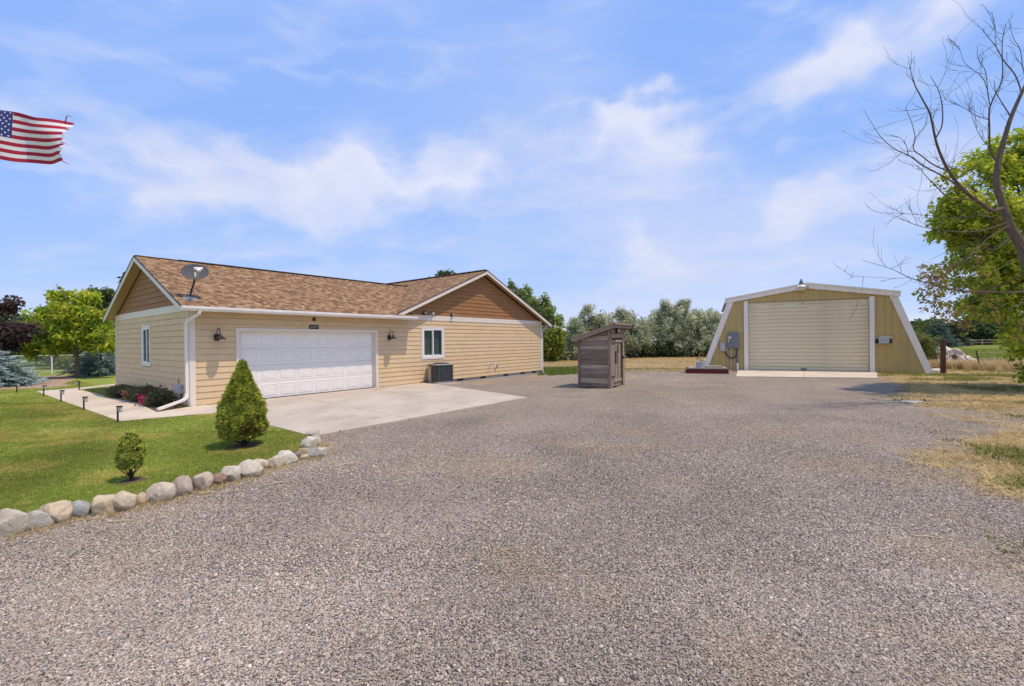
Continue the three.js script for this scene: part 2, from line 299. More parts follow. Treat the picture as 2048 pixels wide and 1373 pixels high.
// --- gravel
const STONES = [[0.35, 0.31, 0.29, 30], [0.41, 0.36, 0.31, 24], [0.29, 0.25, 0.23, 18], [0.40, 0.325, 0.24, 9], [0.18, 0.16, 0.15, 9], [0.11, 0.10, 0.095, 5], [0.55, 0.50, 0.45, 6], [0.35, 0.25, 0.17, 2], [0.29, 0.285, 0.285, 6]];
const stoneSum = STONES.reduce((a, s) => a + s[3], 0);
function stoneColor(r, v) { let q = r * stoneSum; for (const s of STONES) { if ((q -= s[3]) <= 0) return [s[0] * v, s[1] * v, s[2] * v]; } return [0.3, 0.28, 0.27]; }
let texGravel, bumpGravel;
{
  const n = 2048, cells = 196, cs = n / cells, color = new Float32Array(n * n * 3), high = new Float32Array(n * n);
  const px = new Float32Array(cells * cells), py = new Float32Array(cells * cells), sz = new Float32Array(cells * cells), col = [];
  const R = rng(77);
  for (let k = 0; k < cells * cells; k++) { px[k] = R(); py[k] = R(); sz[k] = 0.55 + 0.6 * R(); col.push(stoneColor(R(), 0.8 + 0.45 * R())); }
  for (let j = 0; j < n; j++) for (let i = 0; i < n; i++) {
    const cx = Math.floor(i / cs), cy = Math.floor(j / cs); let best = 9, kb = 0, second = 9;
    for (let b = -1; b <= 1; b++) for (let a = -1; a <= 1; a++) {
      const gx = cx + a, gyy = cy + b, k = ((gyy + cells) % cells) * cells + ((gx + cells) % cells);
      const dx = (gx + px[k]) * cs - i, dy = (gyy + py[k]) * cs - j, d = Math.sqrt(dx * dx + dy * dy) / (cs * sz[k]);
      if (d < best) { second = best; best = d; kb = k; } else if (d < second) second = d;
    }
    const edge = clamp((second - best) * 2.6), h = edge * (1 - 0.5 * Math.min(1, best)), o = j * n + i, c = col[kb], e = 0.22 + 0.78 * sm(edge);
    const g = 0.93 + 0.14 * hash(i, j, 9);
    color[o * 3] = c[0] * e * g; color[o * 3 + 1] = c[1] * e * g; color[o * 3 + 2] = c[2] * e * g; high[o] = h;
  }
  texGravel = tex(n, (i, j) => { const o = (j * n + i) * 3; return [color[o], color[o + 1], color[o + 2]]; }, { srgb: true, repeat: [1 / 2.7, 1 / 2.7] });
  bumpGravel = tex(n, (i, j) => [high[j * n + i]], { repeat: [1 / 2.7, 1 / 2.7] });
}
const gravelMat = new THREE.MeshPhysicalMaterial({ color: rgb(1.15, 1.14, 1.065), map: texGravel, bumpMap: bumpGravel, bumpScale: 0.006, roughness: 0.95, specularIntensity: 0.15, vertexColors: true });
function gravelTone(x, d) {
  const a = fbm(x * 0.35, d * 0.35, 4, 301), b = fbm(x * 1.4 + 40, d * 1.4, 4, 305), dust = sstep(0.58, 0.75, fbm(x * 0.8 + 11, d * 0.8, 4, 309)), dark = sstep(0.63, 0.78, fbm(x * 0.9 + 60, d * 0.9, 4, 313));
  const tracks = Math.sin((x * 0.94 - d * 0.34) * 2.1 + 2 * a);
  const v = 1 + 0.26 * (a - 0.5) + 0.22 * (b - 0.5) - 0.14 * dark + 0.035 * tracks;
  const e = 1 - sstep(0, 0.55, Math.min(...ROCKS.map((r) => Math.hypot(r[0] - x, r[1] - d))));      // straw litter along the stones
  const s = Math.max(straw(x, d), e * 0.55, dust * 0.26), g = 0.75 + 0.5 * b;
  return [mix(v, 1.62 * g, s), mix(v, 1.36 * g, s), mix(v, 0.86 * g, s)];
}
{
  const step = 0.2, x0 = -12, x1 = 24, d0 = -6, d1 = 28, nx = Math.round((x1 - x0) / step), nd = Math.round((d1 - d0) / step);
  const border = [[-12, -6], [24, -6], [24, 3], [16, 8.5], [17, 10.5], [13.6, 12.4], [13.2, 15], [15.6, 17.6], [17.6, 19.6], ...[[18.6, 22.6], [13, 25.2], [11.4, 26], [10.4, 26.2], [7.9, 26.6], [5, 26.2], [2.2, 24.9], [1.9, 27.2], [-2, 27.5]], [-12, 14]];
  const pos = [], col = [], uv = [], idx = [];
  for (let j = 0; j <= nd; j++) for (let i = 0; i <= nx; i++) {
    const x = x0 + i * step, d = d0 + j * step;
    pos.push(x, gy(x, d) + 0.012 * (fbm(x * 1.1, d * 1.1, 3, 350) - 0.5), -d); col.push(...gravelTone(x, d)); uv.push(x, d);
  }
  for (let j = 0; j < nd; j++) for (let i = 0; i < nx; i++) {
    const x = x0 + (i + 0.5) * step, d = d0 + (j + 0.5) * step;
    if (!inside(border, x + (fbm(x * 2, d * 2, 2, 360) - 0.5) * 0.5, d + (fbm(x * 2, d * 2, 2, 361) - 0.5) * 0.5)) continue;
    const a = j * (nx + 1) + i, b = a + 1, c = a + nx + 1, e = c + 1; idx.push(a, b, e, a, e, c);
  }
  const g = new THREE.BufferGeometry();
  g.setAttribute('position', new THREE.Float32BufferAttribute(pos, 3)); g.setAttribute('color', new THREE.Float32BufferAttribute(col, 3)); g.setAttribute('uv', new THREE.Float32BufferAttribute(uv, 2));
  g.setIndex(idx); g.computeVertexNormals();
  structure('gravel_drive', g, gravelMat, 'wide grey gravel drive between the lawn stones and the shop');
}
// loose stones that can be made out near the camera
{
  const R = rng(4242), kinds = [];
  for (let k = 0; k < 5; k++) {
    const g = new THREE.IcosahedronGeometry(1, k < 2 ? 1 : 0), p = g.attributes.position, q = rng(900 + k), off = {};
    for (let i = 0; i < p.count; i++) {
      const key = p.getX(i).toFixed(2) + p.getY(i).toFixed(2) + p.getZ(i).toFixed(2), f = (off[key] ??= 0.72 + 0.5 * q());
      p.setXYZ(i, p.getX(i) * f * (0.85 + 0.1 * k), p.getY(i) * f * 0.62, p.getZ(i) * f);
    }
    g.deleteAttribute('uv'); g.computeVertexNormals(); kinds.push({ g, list: [] });
  }
  const put = (x, d, r, h) => {
    if (inside(LAWN, x, d)) return;
    const slabTop = inside(DRIVE, x, d) ? 0.045 : 0; if (slabTop && R() > 0.006 + 0.07 * sstep(0.3, 0.0, Math.abs(toHouse(x, d)[1] - 6.7))) return;
    const s = straw(x, d); if (R() < s * 0.6) return;
    const t = 0.82 + 0.5 * fbm(x * 0.6, d * 0.6, 3, 301) * (0.7 + 0.6 * R());
    let c = stoneColor(R(), 1.04 * t * (0.82 + 0.34 * R()));
    const dust = sstep(0.58, 0.75, fbm(x * 0.8 + 11, d * 0.8, 4, 309)) * 0.3; c = [mix(c[0], 0.42, dust), mix(c[1], 0.35, dust), mix(c[2], 0.25, dust)];
    kinds[Math.floor(R() * 5)].list.push({ p: [x, gy(x, d) + h + slabTop, -d], r: [(R() - 0.5) * 1.2, R() * 6.3, (R() - 0.5) * 1.2], s: [r * (0.8 + 0.5 * R()), r * (0.75 + 0.4 * R()), r * (0.8 + 0.5 * R())], c });
  };
  const bands = [[2.1, 3.4, 0.0110, 0.0063], [3.4, 5, 0.0148, 0.0071], [5, 7.5, 0.024, 0.0080], [7.5, 13, 0.05, 0.0088]];
  for (const [a, b, sp, r] of bands) for (let d = a; d < b; d += sp) { const w = d * 1.19 + 0.3; for (let x = -w; x < w; x += sp) if (d < 5.5 || R() > sstep(5.5, 13, d)) put(x + (R() - 0.5) * sp * 1.1, d + (R() - 0.5) * sp * 1.1, r * (0.6 + 0.75 * R() + (R() < 0.03 ? 0.6 : 0)), 0.001 + 0.005 * R()); }
  for (const { g, list } of kinds) tag(instanced('gravel', g, M.pebble, list), 'loose crushed stones covering the near gravel drive', null, 'gravel stones of the drive', 'stuff');
}
// --- open ground out to the horizon
const FIELDBASE = mat([1, 1, 1], 1, { vertexColors: true, map: tex(N, (i, j) => { const v = 0.85 + 0.5 * (fbm(i / 5, j / 5, 4, 401) - 0.5) + 0.3 * (fbm(i / 60, j / 60, 3, 403) - 0.5); return [v, v, v * 0.97]; }, { srgb: true, repeat: [0.5, 0.5] }), bumpMap: bumpRock, bumpScale: 0.05 });
function fieldColor(x, d) {
  const n = fbm(x * 0.16, d * 0.16, 4, 411), n2 = fbm(x * 0.9, d * 0.9, 3, 415), k = 0.82 + 0.36 * n2;
  const dry = [0.50 * k, 0.385 * k, 0.18 * k], pale = [0.52 * k, 0.42 * k, 0.25 * k], green = [0.105 * k, 0.155 * k, 0.028 * k], meadow = [0.20 * k, 0.25 * k, 0.05 * k];
  const blend = (a, b, t) => a.map((v, i) => mix(v, b[i], t));
  let c = blend(dry, pale, sstep(0.45, 0.65, n));
  if (x < -13) return blend(green, meadow, n);
  const strip = sstep(24.5, 25.4, d + (n2 - 0.5)) * (1 - sstep(31, 33, d + (n - 0.5) * 3)) * (1 - sstep(3.5, 7.5, x));
  c = blend(c, green, strip);
  const strip2 = sstep(26.2, 27, d) * (1 - sstep(27.6, 28.6, d + (n2 - 0.5))) * sstep(3, 5, x) * (1 - sstep(11, 13, x)) * 0.6;
  c = blend(c, green, strip2);
  if (x > 17) c = blend(c, meadow, sstep(27.5, 30, d + 0.12 * x - 3.0 + (n - 0.5) * 2) * sstep(22, 27, x));
  if (d > 50) c = blend(c, blend(meadow, dry, 0.25), sstep(50, 60, d) * (x > 17 ? 0 : 0.8));
  return c;
}
{
  const rings = [0.5]; while (rings[rings.length - 1] < 1600) { const r = rings[rings.length - 1]; rings.push(r * (r < 60 ? 1.035 : 1.09) + 0.05); }
  const seg = 420, pos = [], col = [], uv = [], idx = [];
  rings.forEach((r) => { for (let k = 0; k <= seg; k++) { const a = (k / seg) * Math.PI * 2 - Math.PI / 2, x = r * Math.cos(a), d = r * Math.sin(a); pos.push(x, gy(x, d) - 0.016, -d); col.push(...fieldColor(x, d)); uv.push(x, d); } });
  for (let i = 0; i < rings.length - 1; i++) for (let k = 0; k < seg; k++) { const a = i * (seg + 1) + k, b = a + seg + 1; idx.push(a, a + 1, b, a + 1, b + 1, b); }
  const g = new THREE.BufferGeometry();
  g.setAttribute('position', new THREE.Float32BufferAttribute(pos, 3)); g.setAttribute('color', new THREE.Float32BufferAttribute(col, 3)); g.setAttribute('uv', new THREE.Float32BufferAttribute(uv, 2));
  g.setIndex(idx.reverse()); g.computeVertexNormals();
  const nn = g.attributes.normal; if (nn.getY(900) < 0) { g.setIndex(idx.reverse()); g.computeVertexNormals(); }
  structure('field_ground', g, FIELDBASE, 'dry open ground running out to the trees and the green field');
}
// --- lawn
const lawnTex = tex(1024, (i, j) => { const a = fbm(i / 120, j / 120, 4, 431), b = noise2(i / 2, j / 2, 433), y = sstep(0.52, 0.75, fbm(i / 60, j / 60, 4, 437)); return [0.17 + 0.08 * a + 0.04 * b + 0.06 * y, 0.215 + 0.09 * a + 0.05 * b + 0.03 * y, 0.04 + 0.02 * a + 0.012 * b + 0.012 * y]; }, { srgb: true, repeat: [0.12, 0.12] });
structure('lawn', slab(LAWN, 0.03, 0.06), mat([1, 1, 1], 1, { map: lawnTex, bumpMap: bumpRock, bumpScale: 0.02 }), 'mown green lawn behind the row of stones');
const grassTuft = (blades, h, w, lean, seed, parts = 2) => {
  const R = rng(seed), pos = [];
  for (let b = 0; b < blades; b++) {
    const a = R() * 6.283, ca = Math.cos(a), sa = Math.sin(a), ox = (R() - 0.5) * w * 14, oz = (R() - 0.5) * w * 14, hh = h * (0.6 + 0.6 * R()), l = lean * (0.3 + R()) * hh, bw = w * (0.7 + 0.6 * R());
    const pt = (t, s) => [ox + ca * l * t * t - sa * bw * s * (1 - t), hh * t * (1 - 0.15 * t), oz + sa * l * t * t + ca * bw * s * (1 - t)];
    const tri = (...p) => p.forEach((q) => pos.push(...q));
    const m1 = pt(0.55, -0.8), m2 = pt(0.55, 0.8);
    tri(pt(0, -0.5), pt(0, 0.5), m1); tri(m1, pt(0, 0.5), m2); tri(m1, m2, pt(1, 0));
  }
  const g = new THREE.BufferGeometry(); g.setAttribute('position', new THREE.Float32BufferAttribute(pos, 3)); g.computeVertexNormals(); return g;
};
{
  const R = rng(99), list = [[], []], bare = [DRIVE, WALK, BED, PATH2, TREEBED];
  const bands = [[2.6, 6, 0.021, 0.8], [6, 9, 0.027, 0.95], [9, 14, 0.045, 1.25], [14, 22, 0.085, 1.8], [22, 32, 0.2, 2.8]];
  for (const [a, b, sp, s] of bands) for (let d = a; d < b; d += sp) for (let x = -d * 1.2 - 0.4; x < Math.min(-2.6, -d * 0.1); x += sp) {
    const X = x + (R() - 0.5) * sp, D = d + (R() - 0.5) * sp;
    if (!inside(LAWN, X, D) || bare.some((q) => inside(q, X, D))) continue;
    const [u, o] = toHouse(X, D); if (u > -0.05 && o < 0.02) continue;
    if (Math.hypot(X + 4.68, D - 7.75) < 0.30 * (0.7 + 0.6 * R()) || Math.hypot(X + 4.98, D - 5.8) < 0.16 * (0.6 + R()) ) continue;
    const n = fbm(X * 0.55, D * 0.55, 4, 441), y = sstep(0.50, 0.70, fbm(X * 1.1 + 9, D * 1.5, 4, 445)), st = 0.5 + 0.5 * Math.sin((X * 0.9 + D * 0.55) * 3.1), v = (0.42 + 0.95 * n + 0.16 * st) * (0.65 + 0.7 * R());
    const edge = 1 - sstep(0.1, 0.5, Math.min(...ROCKS.map((r) => Math.hypot(r[0] - X, r[1] - D) - r[2])));
    let c = [(0.235 + 0.16 * y) * v, (0.305 + 0.06 * y) * v, (0.056 + 0.04 * y) * v];
    if (R() < 0.07 + 0.3 * edge + 0.1 * y) c = [0.52 * v, 0.41 * v, 0.18 * v];
    list[R() < 0.5 ? 0 : 1].push({ p: [X, 0.028, -D], r: [0, R() * 6.28, 0], s: [s * (0.8 + 0.5 * R()), (0.9 + 0.12 * s) * (0.7 + 0.6 * R()), s * (0.8 + 0.5 * R())], c });
  }
  list.forEach((l, k) => tag(instanced('grass', grassTuft(9, 0.030, 0.0034, 0.8, 70 + k), M.blade, l), 'short green grass of the mown lawn', null, 'lawn grass', 'stuff'));
}
// --- concrete: driveway, walk, back path, apron
{
  const d = new THREE.Group(); d.name = numbered('driveway'); scene.add(d); tag(d, 'pale concrete driveway in front of the white garage door', null, null, 'structure');
  const P = (u, o) => hw(u, o), e = 0.008;
  const rowsO = [[0.02, 3.35], [3.35, 6.75]], left = (o) => 0.05 - 0.01 * o, right = (o) => mix(8.6, 6.96, clamp((o - 0.1) / 6.5));
  for (const [a, b] of rowsO) for (let k = 0; k < 3; k++) {
    const q = (o, t) => P(mix(left(o), right(o), t) + (t === 0 || t === 1 ? 0 : 0), o);
    const t0 = k / 3 + (k ? 0.0014 : 0), t1 = (k + 1) / 3 - (k < 2 ? 0.0014 : 0);
    part('slab_panel', slab([q(a + e, t0), q(b - e, t0), q(b - e, t1), q(a + e, t1)].map(([x, y]) => [x, y]), 0.045, 0.12, 0.008), M.concrete, d);
  }
  structure('walkway', slab(WALK, 0.05, 0.1, 0.008), M.concretePale, 'pale concrete walk along the left end of the house');
  structure('back_path', slab(PATH2, 0.056, 0.1, 0.008), M.concretePale, 'narrow concrete path leading behind the house');
  const strip = [hw(-0.9, 0.2), hw(-0.93, -0.8), hw(-0.98, -3), hw(-1.10, -4.9), hw(-1.06, -6.8), hw(-0.84, -6.72), hw(-0.86, -4.76), hw(-0.70, -2.4)];
  structure('planting_bed', slab(BED, 0.052, 0.1), M.soil, 'dark soil bed with flowering bushes under the end wall');
  const disc = (x, d, r, q) => Array.from({ length: 22 }, (_, k) => { const a = (k / 22) * 6.283, f = r * (0.8 + 0.4 * noise2(k * 0.9, q, 7)); return [x + Math.cos(a) * f, d + Math.sin(a) * f]; });
  structure('bare_soil', slab(disc(-4.69, 7.75, 0.27, 1), 0.0345, 0.02), M.soil, 'bare ring of soil under the large dwarf spruce');
  structure('bare_soil', slab(disc(-4.96, 5.78, 0.17, 5), 0.0345, 0.02), M.soil, 'bare ring of soil under the small dwarf spruce');
  structure('tree_bed', slab(TREEBED, 0.04, 0.1), mat([1.9, 1.6, 1.3], 1, { map: texGravel, bumpMap: bumpGravel, bumpScale: 0.01 }), 'pale gravel bed under the young tree');
  const ap = new THREE.Group(); ap.name = numbered('apron'); scene.add(ap); tag(ap, 'pale concrete apron in front of the shop door', null, null, 'structure');
  const mid = (a, b, t) => [mix(a[0], b[0], t), mix(a[1], b[1], t)];
  for (let k = 0; k < 2; k++) part('slab_panel', slab([mid(APRON[0], APRON[1], k / 2 + (k ? 0.002 : 0)), mid(APRON[3], APRON[2], k / 2 + (k ? 0.002 : 0)), mid(APRON[3], APRON[2], (k + 1) / 2), mid(APRON[0], APRON[1], (k + 1) / 2)], 0.045, 0.14, 0.008), M.concretePale, ap);
}
// --- dry grass and weeds at the right and beyond
{
  const R = rng(1234), dry = [[], []], weed = [], tall = [];
  const tone = (v) => [0.58 * v, 0.46 * v, 0.235 * v];
  for (let d = 3; d < 30; d += d < 12 ? 0.055 : 0.10) for (let x = edgeX(d) - 1.8; x < Math.min(d * 1.2 + 1.5, 30); x += d < 12 ? 0.055 : 0.10) {
    const X = x + (R() - 0.5) * 0.12, D = d + (R() - 0.5) * 0.12, s = straw(X, D);
    const [q, o] = [(X - SX) * DX + (D - SD) * DD, (X - SX) * DD - (D - SD) * DX];
    if (R() > s * 0.95 || inside(APRON, X, D) || (o < 0.02 && q < 8.4 && q > -2.2)) continue;
    const v = (0.7 + 0.6 * fbm(X, D, 3, 501)) * (0.75 + 0.5 * R()), w = sstep(0.52, 0.66, fbm(X * 0.8 + 5, D * 0.8, 4, 507)), gp = o > 0 && o < 1.6 && q > 6 ? 0.45 : 0;
    if (R() < w * 0.5 + gp) weed.push({ p: [X, gy(X, D) - 0.005, -D], r: [0, R() * 6.28, 0], s: [1.1 + R(), 0.7 + 0.7 * R(), 1.1 + R()], c: [0.20 * v, 0.23 * v, 0.055 * v] });
    else dry[R() < 0.5 ? 0 : 1].push({ p: [X, gy(X, D) - 0.005, -D], r: [(R() - 0.5) * 0.8, R() * 6.28, (R() - 0.5) * 0.8], s: [1.1 + 0.8 * R(), (0.3 + 0.55 * R()), 1.1 + 0.8 * R()], c: tone(v) });
  }
  // sparse litter along the stones and drive
  for (const r of ROCKS) for (let k = 0; k < 26; k++) { const a = R() * 6.28, q = r[2] + 0.02 + R() * 0.16, X = r[0] + Math.cos(a) * q, D = r[1] - 0.02 + Math.sin(a) * q * 0.7; dry[0].push({ p: [X, 0.006, -D], r: [(R() - 0.5) * 2.2, R() * 6.28, (R() - 0.5) * 2.2], s: [0.8, 0.35 + 0.5 * R(), 0.8], c: tone(0.7 + 0.5 * R()) }); }
  // field behind the drive
  for (let k = 0; k < 9000; k++) { const D = 25 + R() * 22, X = 1.5 + R() * 20, c = fieldColor(X, D), v = 0.8 + 0.5 * R(); const [q, o] = [(X - SX) * DX + (D - SD) * DD, (X - SX) * DD - (D - SD) * DX]; if (o < 0.05 && q > -2.3) continue; dry[1].push({ p: [X, gy(X, D) - 0.01, -D], r: [0, R() * 6.28, 0], s: [2.6, 1 + 0.9 * R(), 2.6], c: [c[0] * v, c[1] * v, c[2] * v] }); }
  // tall straw by the wire fence and round the shop
  for (let k = 0; k < 2600; k++) { const t = R(), X = mix(21.5, 31, t) + (R() - 0.5) * 3, D = mix(24.5, 24.0, t) + (R() - 0.5) * 3.4 + (t < 0.4 ? 2 : 0), v = 0.75 + 0.5 * R(); if (D < 22.6 + R() * 1.2) continue; tall.push({ p: [X, 0, -D], r: [0, R() * 6.28, 0], s: [2.2, 0.5 + 0.7 * R() * R() + (X > 24 ? 0.35 : 0), 2.2], c: [0.56 * v, 0.44 * v, 0.245 * v] }); }
  for (let k = 0; k < 5200; k++) { const X = 24 + R() * 50, D = 27 + R() * 34, v = 0.75 + 0.5 * R(); if (X > D * 1.35) continue; weed.push({ p: [X, 0, -D], r: [0, R() * 6.28, 0], s: [6, 2.8 + 1.5 * R(), 6], c: [0.23 * v, 0.28 * v, 0.06 * v] }); }
  dry.forEach((l, k) => tag(instanced('dry_grass', grassTuft(9, 0.075, 0.0055, 1.1, 170 + k), M.blade, l), 'bleached dry grass at the edge of the gravel', null, 'dry grass', 'stuff'));
  tag(instanced('weeds', grassTuft(11, 0.085, 0.010, 0.9, 175), M.blade, weed), 'low green weeds among the dry grass', null, null, 'stuff');
  tag(instanced('tall_grass', grassTuft(14, 0.52, 0.009, 0.45, 179), M.blade, tall), 'tall bleached grass along the wire fence', null, null, 'stuff');
}
// ---------------------------------------------------------------- the house (local x along the front wall, z out of it)
const house = thing('house', 'single-storey tan house with brown gables and white garage door', 'house', [HX, 0, -HD], YAW);
const hg = (out) => 2.87 + 0.4167 * (0.46 - out);                     // garage roof height at distance out of the front wall
const hm = (u) => 5.34 - 0.43 * Math.abs(u - 12.5);                   // main wing roof height
const BOT = 0.06, FR0 = 2.755, FR1 = 2.975, LEN = 17.8, DEEP = 8.3, RU = 12.5, RV = 4.1;
const sub = (name, geo, m, parent) => part(name, geo, m, parent);
const group = (name, parent, pos = [0, 0, 0], turn = 0) => { const g = new THREE.Group(); g.name = name; g.position.set(...pos); g.rotation.y = turn; parent.add(g); return g; };
// one lap board with a sloping face; the ends may be cut on a slant
let plankSeed = rng(31);
function lap(b0, b1, t0, t1, y0, y1, zb = 0.023, zt = 0.008) {
  const v = [[b0, y0, 0], [b1, y0, 0], [t1, y1, 0], [t0, y1, 0], [b0, y0, zb], [b1, y0, zb], [t1, y1, zt], [t0, y1, zt]];
  const pos = [], uv = [], off = plankSeed() * 7, q = (a, b, c, d) => { for (const k of [a, b, c, a, c, d]) { pos.push(...v[k]); uv.push(v[k][0] + off, v[k][1] + v[k][2] + off); } };
  q(4, 5, 6, 7); q(0, 1, 5, 4); q(3, 7, 6, 2); q(0, 4, 7, 3); q(1, 2, 6, 5);
  const g = new THREE.BufferGeometry(); g.setAttribute('position', new THREE.Float32BufferAttribute(pos, 3)); g.setAttribute('uv', new THREE.Float32BufferAttribute(uv, 2)); g.computeVertexNormals(); return g;
}
// boards of one wall from x0 to x1, course by course, leaving openings free
function boards(parent, x0, x1, y0, y1, exposure, holes, mats, stagger) {
  let k = 0;
  for (let y = y0; y < y1 - 0.02; y += exposure, k++) {
    const top = Math.min(y + exposure - 0.007, y1);
    let runs = [[x0, x1]];
    for (const [a, b, c, d] of holes) for (const [p, q] of [[y, Math.min(top, c)], [Math.max(y, d), top]]) if (q - p > 0.012 && top > c + 0.01 && y < d - 0.01) sub('siding_plank', lap(Math.max(a, x0), Math.min(b, x1), Math.max(a, x0), Math.min(b, x1), p, q, mix(0.023, 0.008, (p - y) / (top - y)), mix(0.023, 0.008, (q - y) / (top - y))), mats[0], parent);
    for (const [a, b, c, d] of holes) if (y < d - 0.01 && top > c + 0.01) runs = runs.flatMap(([p, q]) => [[p, Math.min(q, a)], [Math.max(p, b), q]].filter(([m, n]) => n - m > 0.02));
    for (const [p, q] of runs) {
      let a = p, first = ((k * 1.27 + stagger) % 3.66);
      while (a < q - 0.001) { let b = Math.min(q, a + (a === p ? 0.6 + first : 3.66)); if (q - b < 0.5) b = q; sub('siding_plank', lap(a + 0.001, b - 0.001, a + 0.001, b - 0.001, y, top), mats[Math.floor(plankSeed() * mats.length)], parent); a = b; }
    }
  }
}
function gableBoards(parent, left, right, y0, apexY, exposure, m) {   // left(y), right(y): where the roof cuts a course
  for (let y = y0; y < apexY - 0.04; y += exposure) {
    const t = Math.min(y + exposure - 0.007, apexY), b0 = left(y), b1 = right(y), t0 = Math.min(left(t), right(t)), t1 = Math.max(right(t), t0 + 0.01), c = (b0 + b1) / 2 + (plankSeed() - 0.5) * 1.6;
    if (b1 - b0 > 4.4 && t1 - t0 > 3.4) { sub('siding_plank', lap(b0, c, t0, c, y, t), m, parent); sub('siding_plank', lap(c + 0.002, b1, c + 0.002, t1, y, t), m, parent); } else sub('siding_plank', lap(b0, b1, t0, t1, y, t), m, parent);
  }
}
const panel = (pts, holes, depth, m, name, parent) => {
  const s = polyShape(pts); for (const [a, b, c, d] of holes) s.holes.push(polyShape([[a, c], [a, d], [b, d], [b, c]]));
  return sub(name, new THREE.ExtrudeGeometry(s, { depth, bevelEnabled: false }).translate(0, 0, -depth - 0.001), m, parent);
};
const DOOR = [1.30, 6.17, -0.05, 2.19], WINA = [8.58, 9.75, 1.14, 2.38], WINB = [-4.53, -3.70, 1.17, 2.38];
{
  const front = panel([[0, BOT], [DOOR[0], BOT], [DOOR[0], DOOR[3]], [DOOR[1], DOOR[3]], [DOOR[1], BOT], [LEN, BOT], [LEN, FR1], [0, FR1]], [WINA], 0.12, M.sheath, 'wall', house);
  boards(front, 0.155, LEN - 0.10, BOT, FR0, 0.18, [[DOOR[0] - 0.10, DOOR[1] + 0.10, -1, DOOR[3] + 0.10], [WINA[0] - 0.09, WINA[1] + 0.09, WINA[2] - 0.11, WINA[3] + 0.1]], [M.siding, M.siding, M.sidingWarm], 0.4);
  sub('corner_board', bx(0.15, FR0 - BOT + 0.02, 0.028, 0.0755, (FR0 + BOT) / 2 - 0.01, 0.014), M.trim, front);
  sub('corner_board', bx(0.098, FR0 - BOT, 0.028, LEN - 0.049, (FR0 + BOT) / 2, 0.014), M.trim, front);
  sub('frieze_board', bx(LEN - 7.0, FR1 - FR0, 0.03, 7.0 + (LEN - 7.0) / 2, (FR0 + FR1) / 2, 0.015), M.trim, front);
  sub('frieze_board', bx(7.0, FR1 - FR0 + 0.0, 0.03, 3.5, (FR0 + FR1) / 2, 0.015), M.siding, front);
  // main gable above the frieze
  const cut = (u) => hm(u) - 0.20, gl = (y) => RU - (5.34 - 0.20 - y) / 0.43, gr = (y) => RU + (5.34 - 0.20 - y) / 0.43;
  const gable = panel([[gl(FR1) , FR1 + 0.001], [gr(FR1), FR1 + 0.001], [RU, cut(RU)]], [], 0.12, M.sheath, 'gable', house);
  gableBoards(gable, gl, gr, FR1 + 0.002, cut(RU), 0.18, M.gable);
  // end wall (its frame looks out to the left)
  const F = group('wall', house, [0, 0, 0], -Math.PI / 2);
  panel([[-DEEP, BOT], [-0.122, BOT], [-0.122, FR1], [-DEEP, FR1]], [WINB], 0.12, M.sheath, 'sheathing', F);
  boards(F, -DEEP + 0.10, -0.11, BOT, FR0, 0.18, [[WINB[0] - 0.09, WINB[1] + 0.09, WINB[2] - 0.12, WINB[3] + 0.1]], [M.siding, M.siding, M.sidingWarm], 1.7);
  sub('corner_board', bx(0.098, FR0 - BOT, 0.028, -DEEP + 0.049, (FR0 + BOT) / 2, 0.014), M.trim, F);
  sub('corner_board', bx(0.105, FR0 - BOT + 0.02, 0.027, -0.0535, (FR0 + BOT) / 2 - 0.01, 0.0135), M.trim, F);
  sub('frieze_board', bx(DEEP + 0.028, FR1 - FR0, 0.03, -DEEP / 2 + 0.014, (FR0 + FR1) / 2, 0.015), M.trim, F);
  const el = (y) => -RV - (hg(-RV) - 0.20 - y) / 0.4167, er = (y) => -RV + (hg(-RV) - 0.20 - y) / 0.4167;
  const EG = group('gable', house, [0, 0, 0], -Math.PI / 2);
  panel([[Math.max(el(FR1), -DEEP), FR1 + 0.001], [Math.min(er(FR1), -0.13), FR1 + 0.001], [-RV, hg(-RV) - 0.20]], [], 0.12, M.sheath, 'sheathing', EG);
  gableBoards(EG, (y) => Math.max(el(y), -DEEP), (y) => Math.min(er(y), 0), FR1 + 0.002, hg(-RV) - 0.20, 0.18, M.gable);
  // walls on the far sides
  sub('wall', [bx(LEN - 7.4, FR1 - BOT, 0.12, 7.2 + (LEN - 7.2) / 2, (BOT + FR1) / 2, -13.9), bx(0.12, FR1 - BOT, 13.7, LEN - 0.061, (BOT + FR1) / 2, -6.98), bx(7.2, FR1 - BOT, 0.12, 3.61, (BOT + FR1) / 2, -DEEP + 0.062), bx(0.12, FR1 - BOT, 5.6, 7.2, (BOT + FR1) / 2, -11)], M.siding, house);
  sub('corner_board', bx(0.028, FR0 - BOT, 0.11, LEN + 0.014, (FR0 + BOT) / 2, -0.028), M.trim, house);
  // foundation with vents
  const fo = sub('foundation', [bx(DOOR[0] - 0.1, 0.6, 0.2, 0.03 + DOOR[0] / 2 - 0.05, BOT - 0.301, -0.13), bx(LEN - DOOR[1] - 0.13, 0.6, 0.2, DOOR[1] + 0.1 + (LEN - DOOR[1] - 0.13) / 2, BOT - 0.301, -0.13), bx(0.2, 0.6, DEEP - 0.3, 0.13, BOT - 0.301, -DEEP / 2 - 0.1), bx(0.2, 0.6, 13.6, LEN - 0.13, BOT - 0.301, -7.1)], M.foundation, house);
  for (const u of [10.9, 12.55, 14.4, 15.9, 17.0]) { const v = sub('vent', bx(0.42, 0.10, 0.012, u, -0.0, -0.026), M.interiorDark, fo); for (let k = 0; k < 3; k++) v.geometry = join([v.geometry, bx(0.40, 0.012, 0.02, u, -0.03 + 0.03 * k, -0.024)]); }
  // stone facing seen at the left corner above the bed
  const R = rng(8);
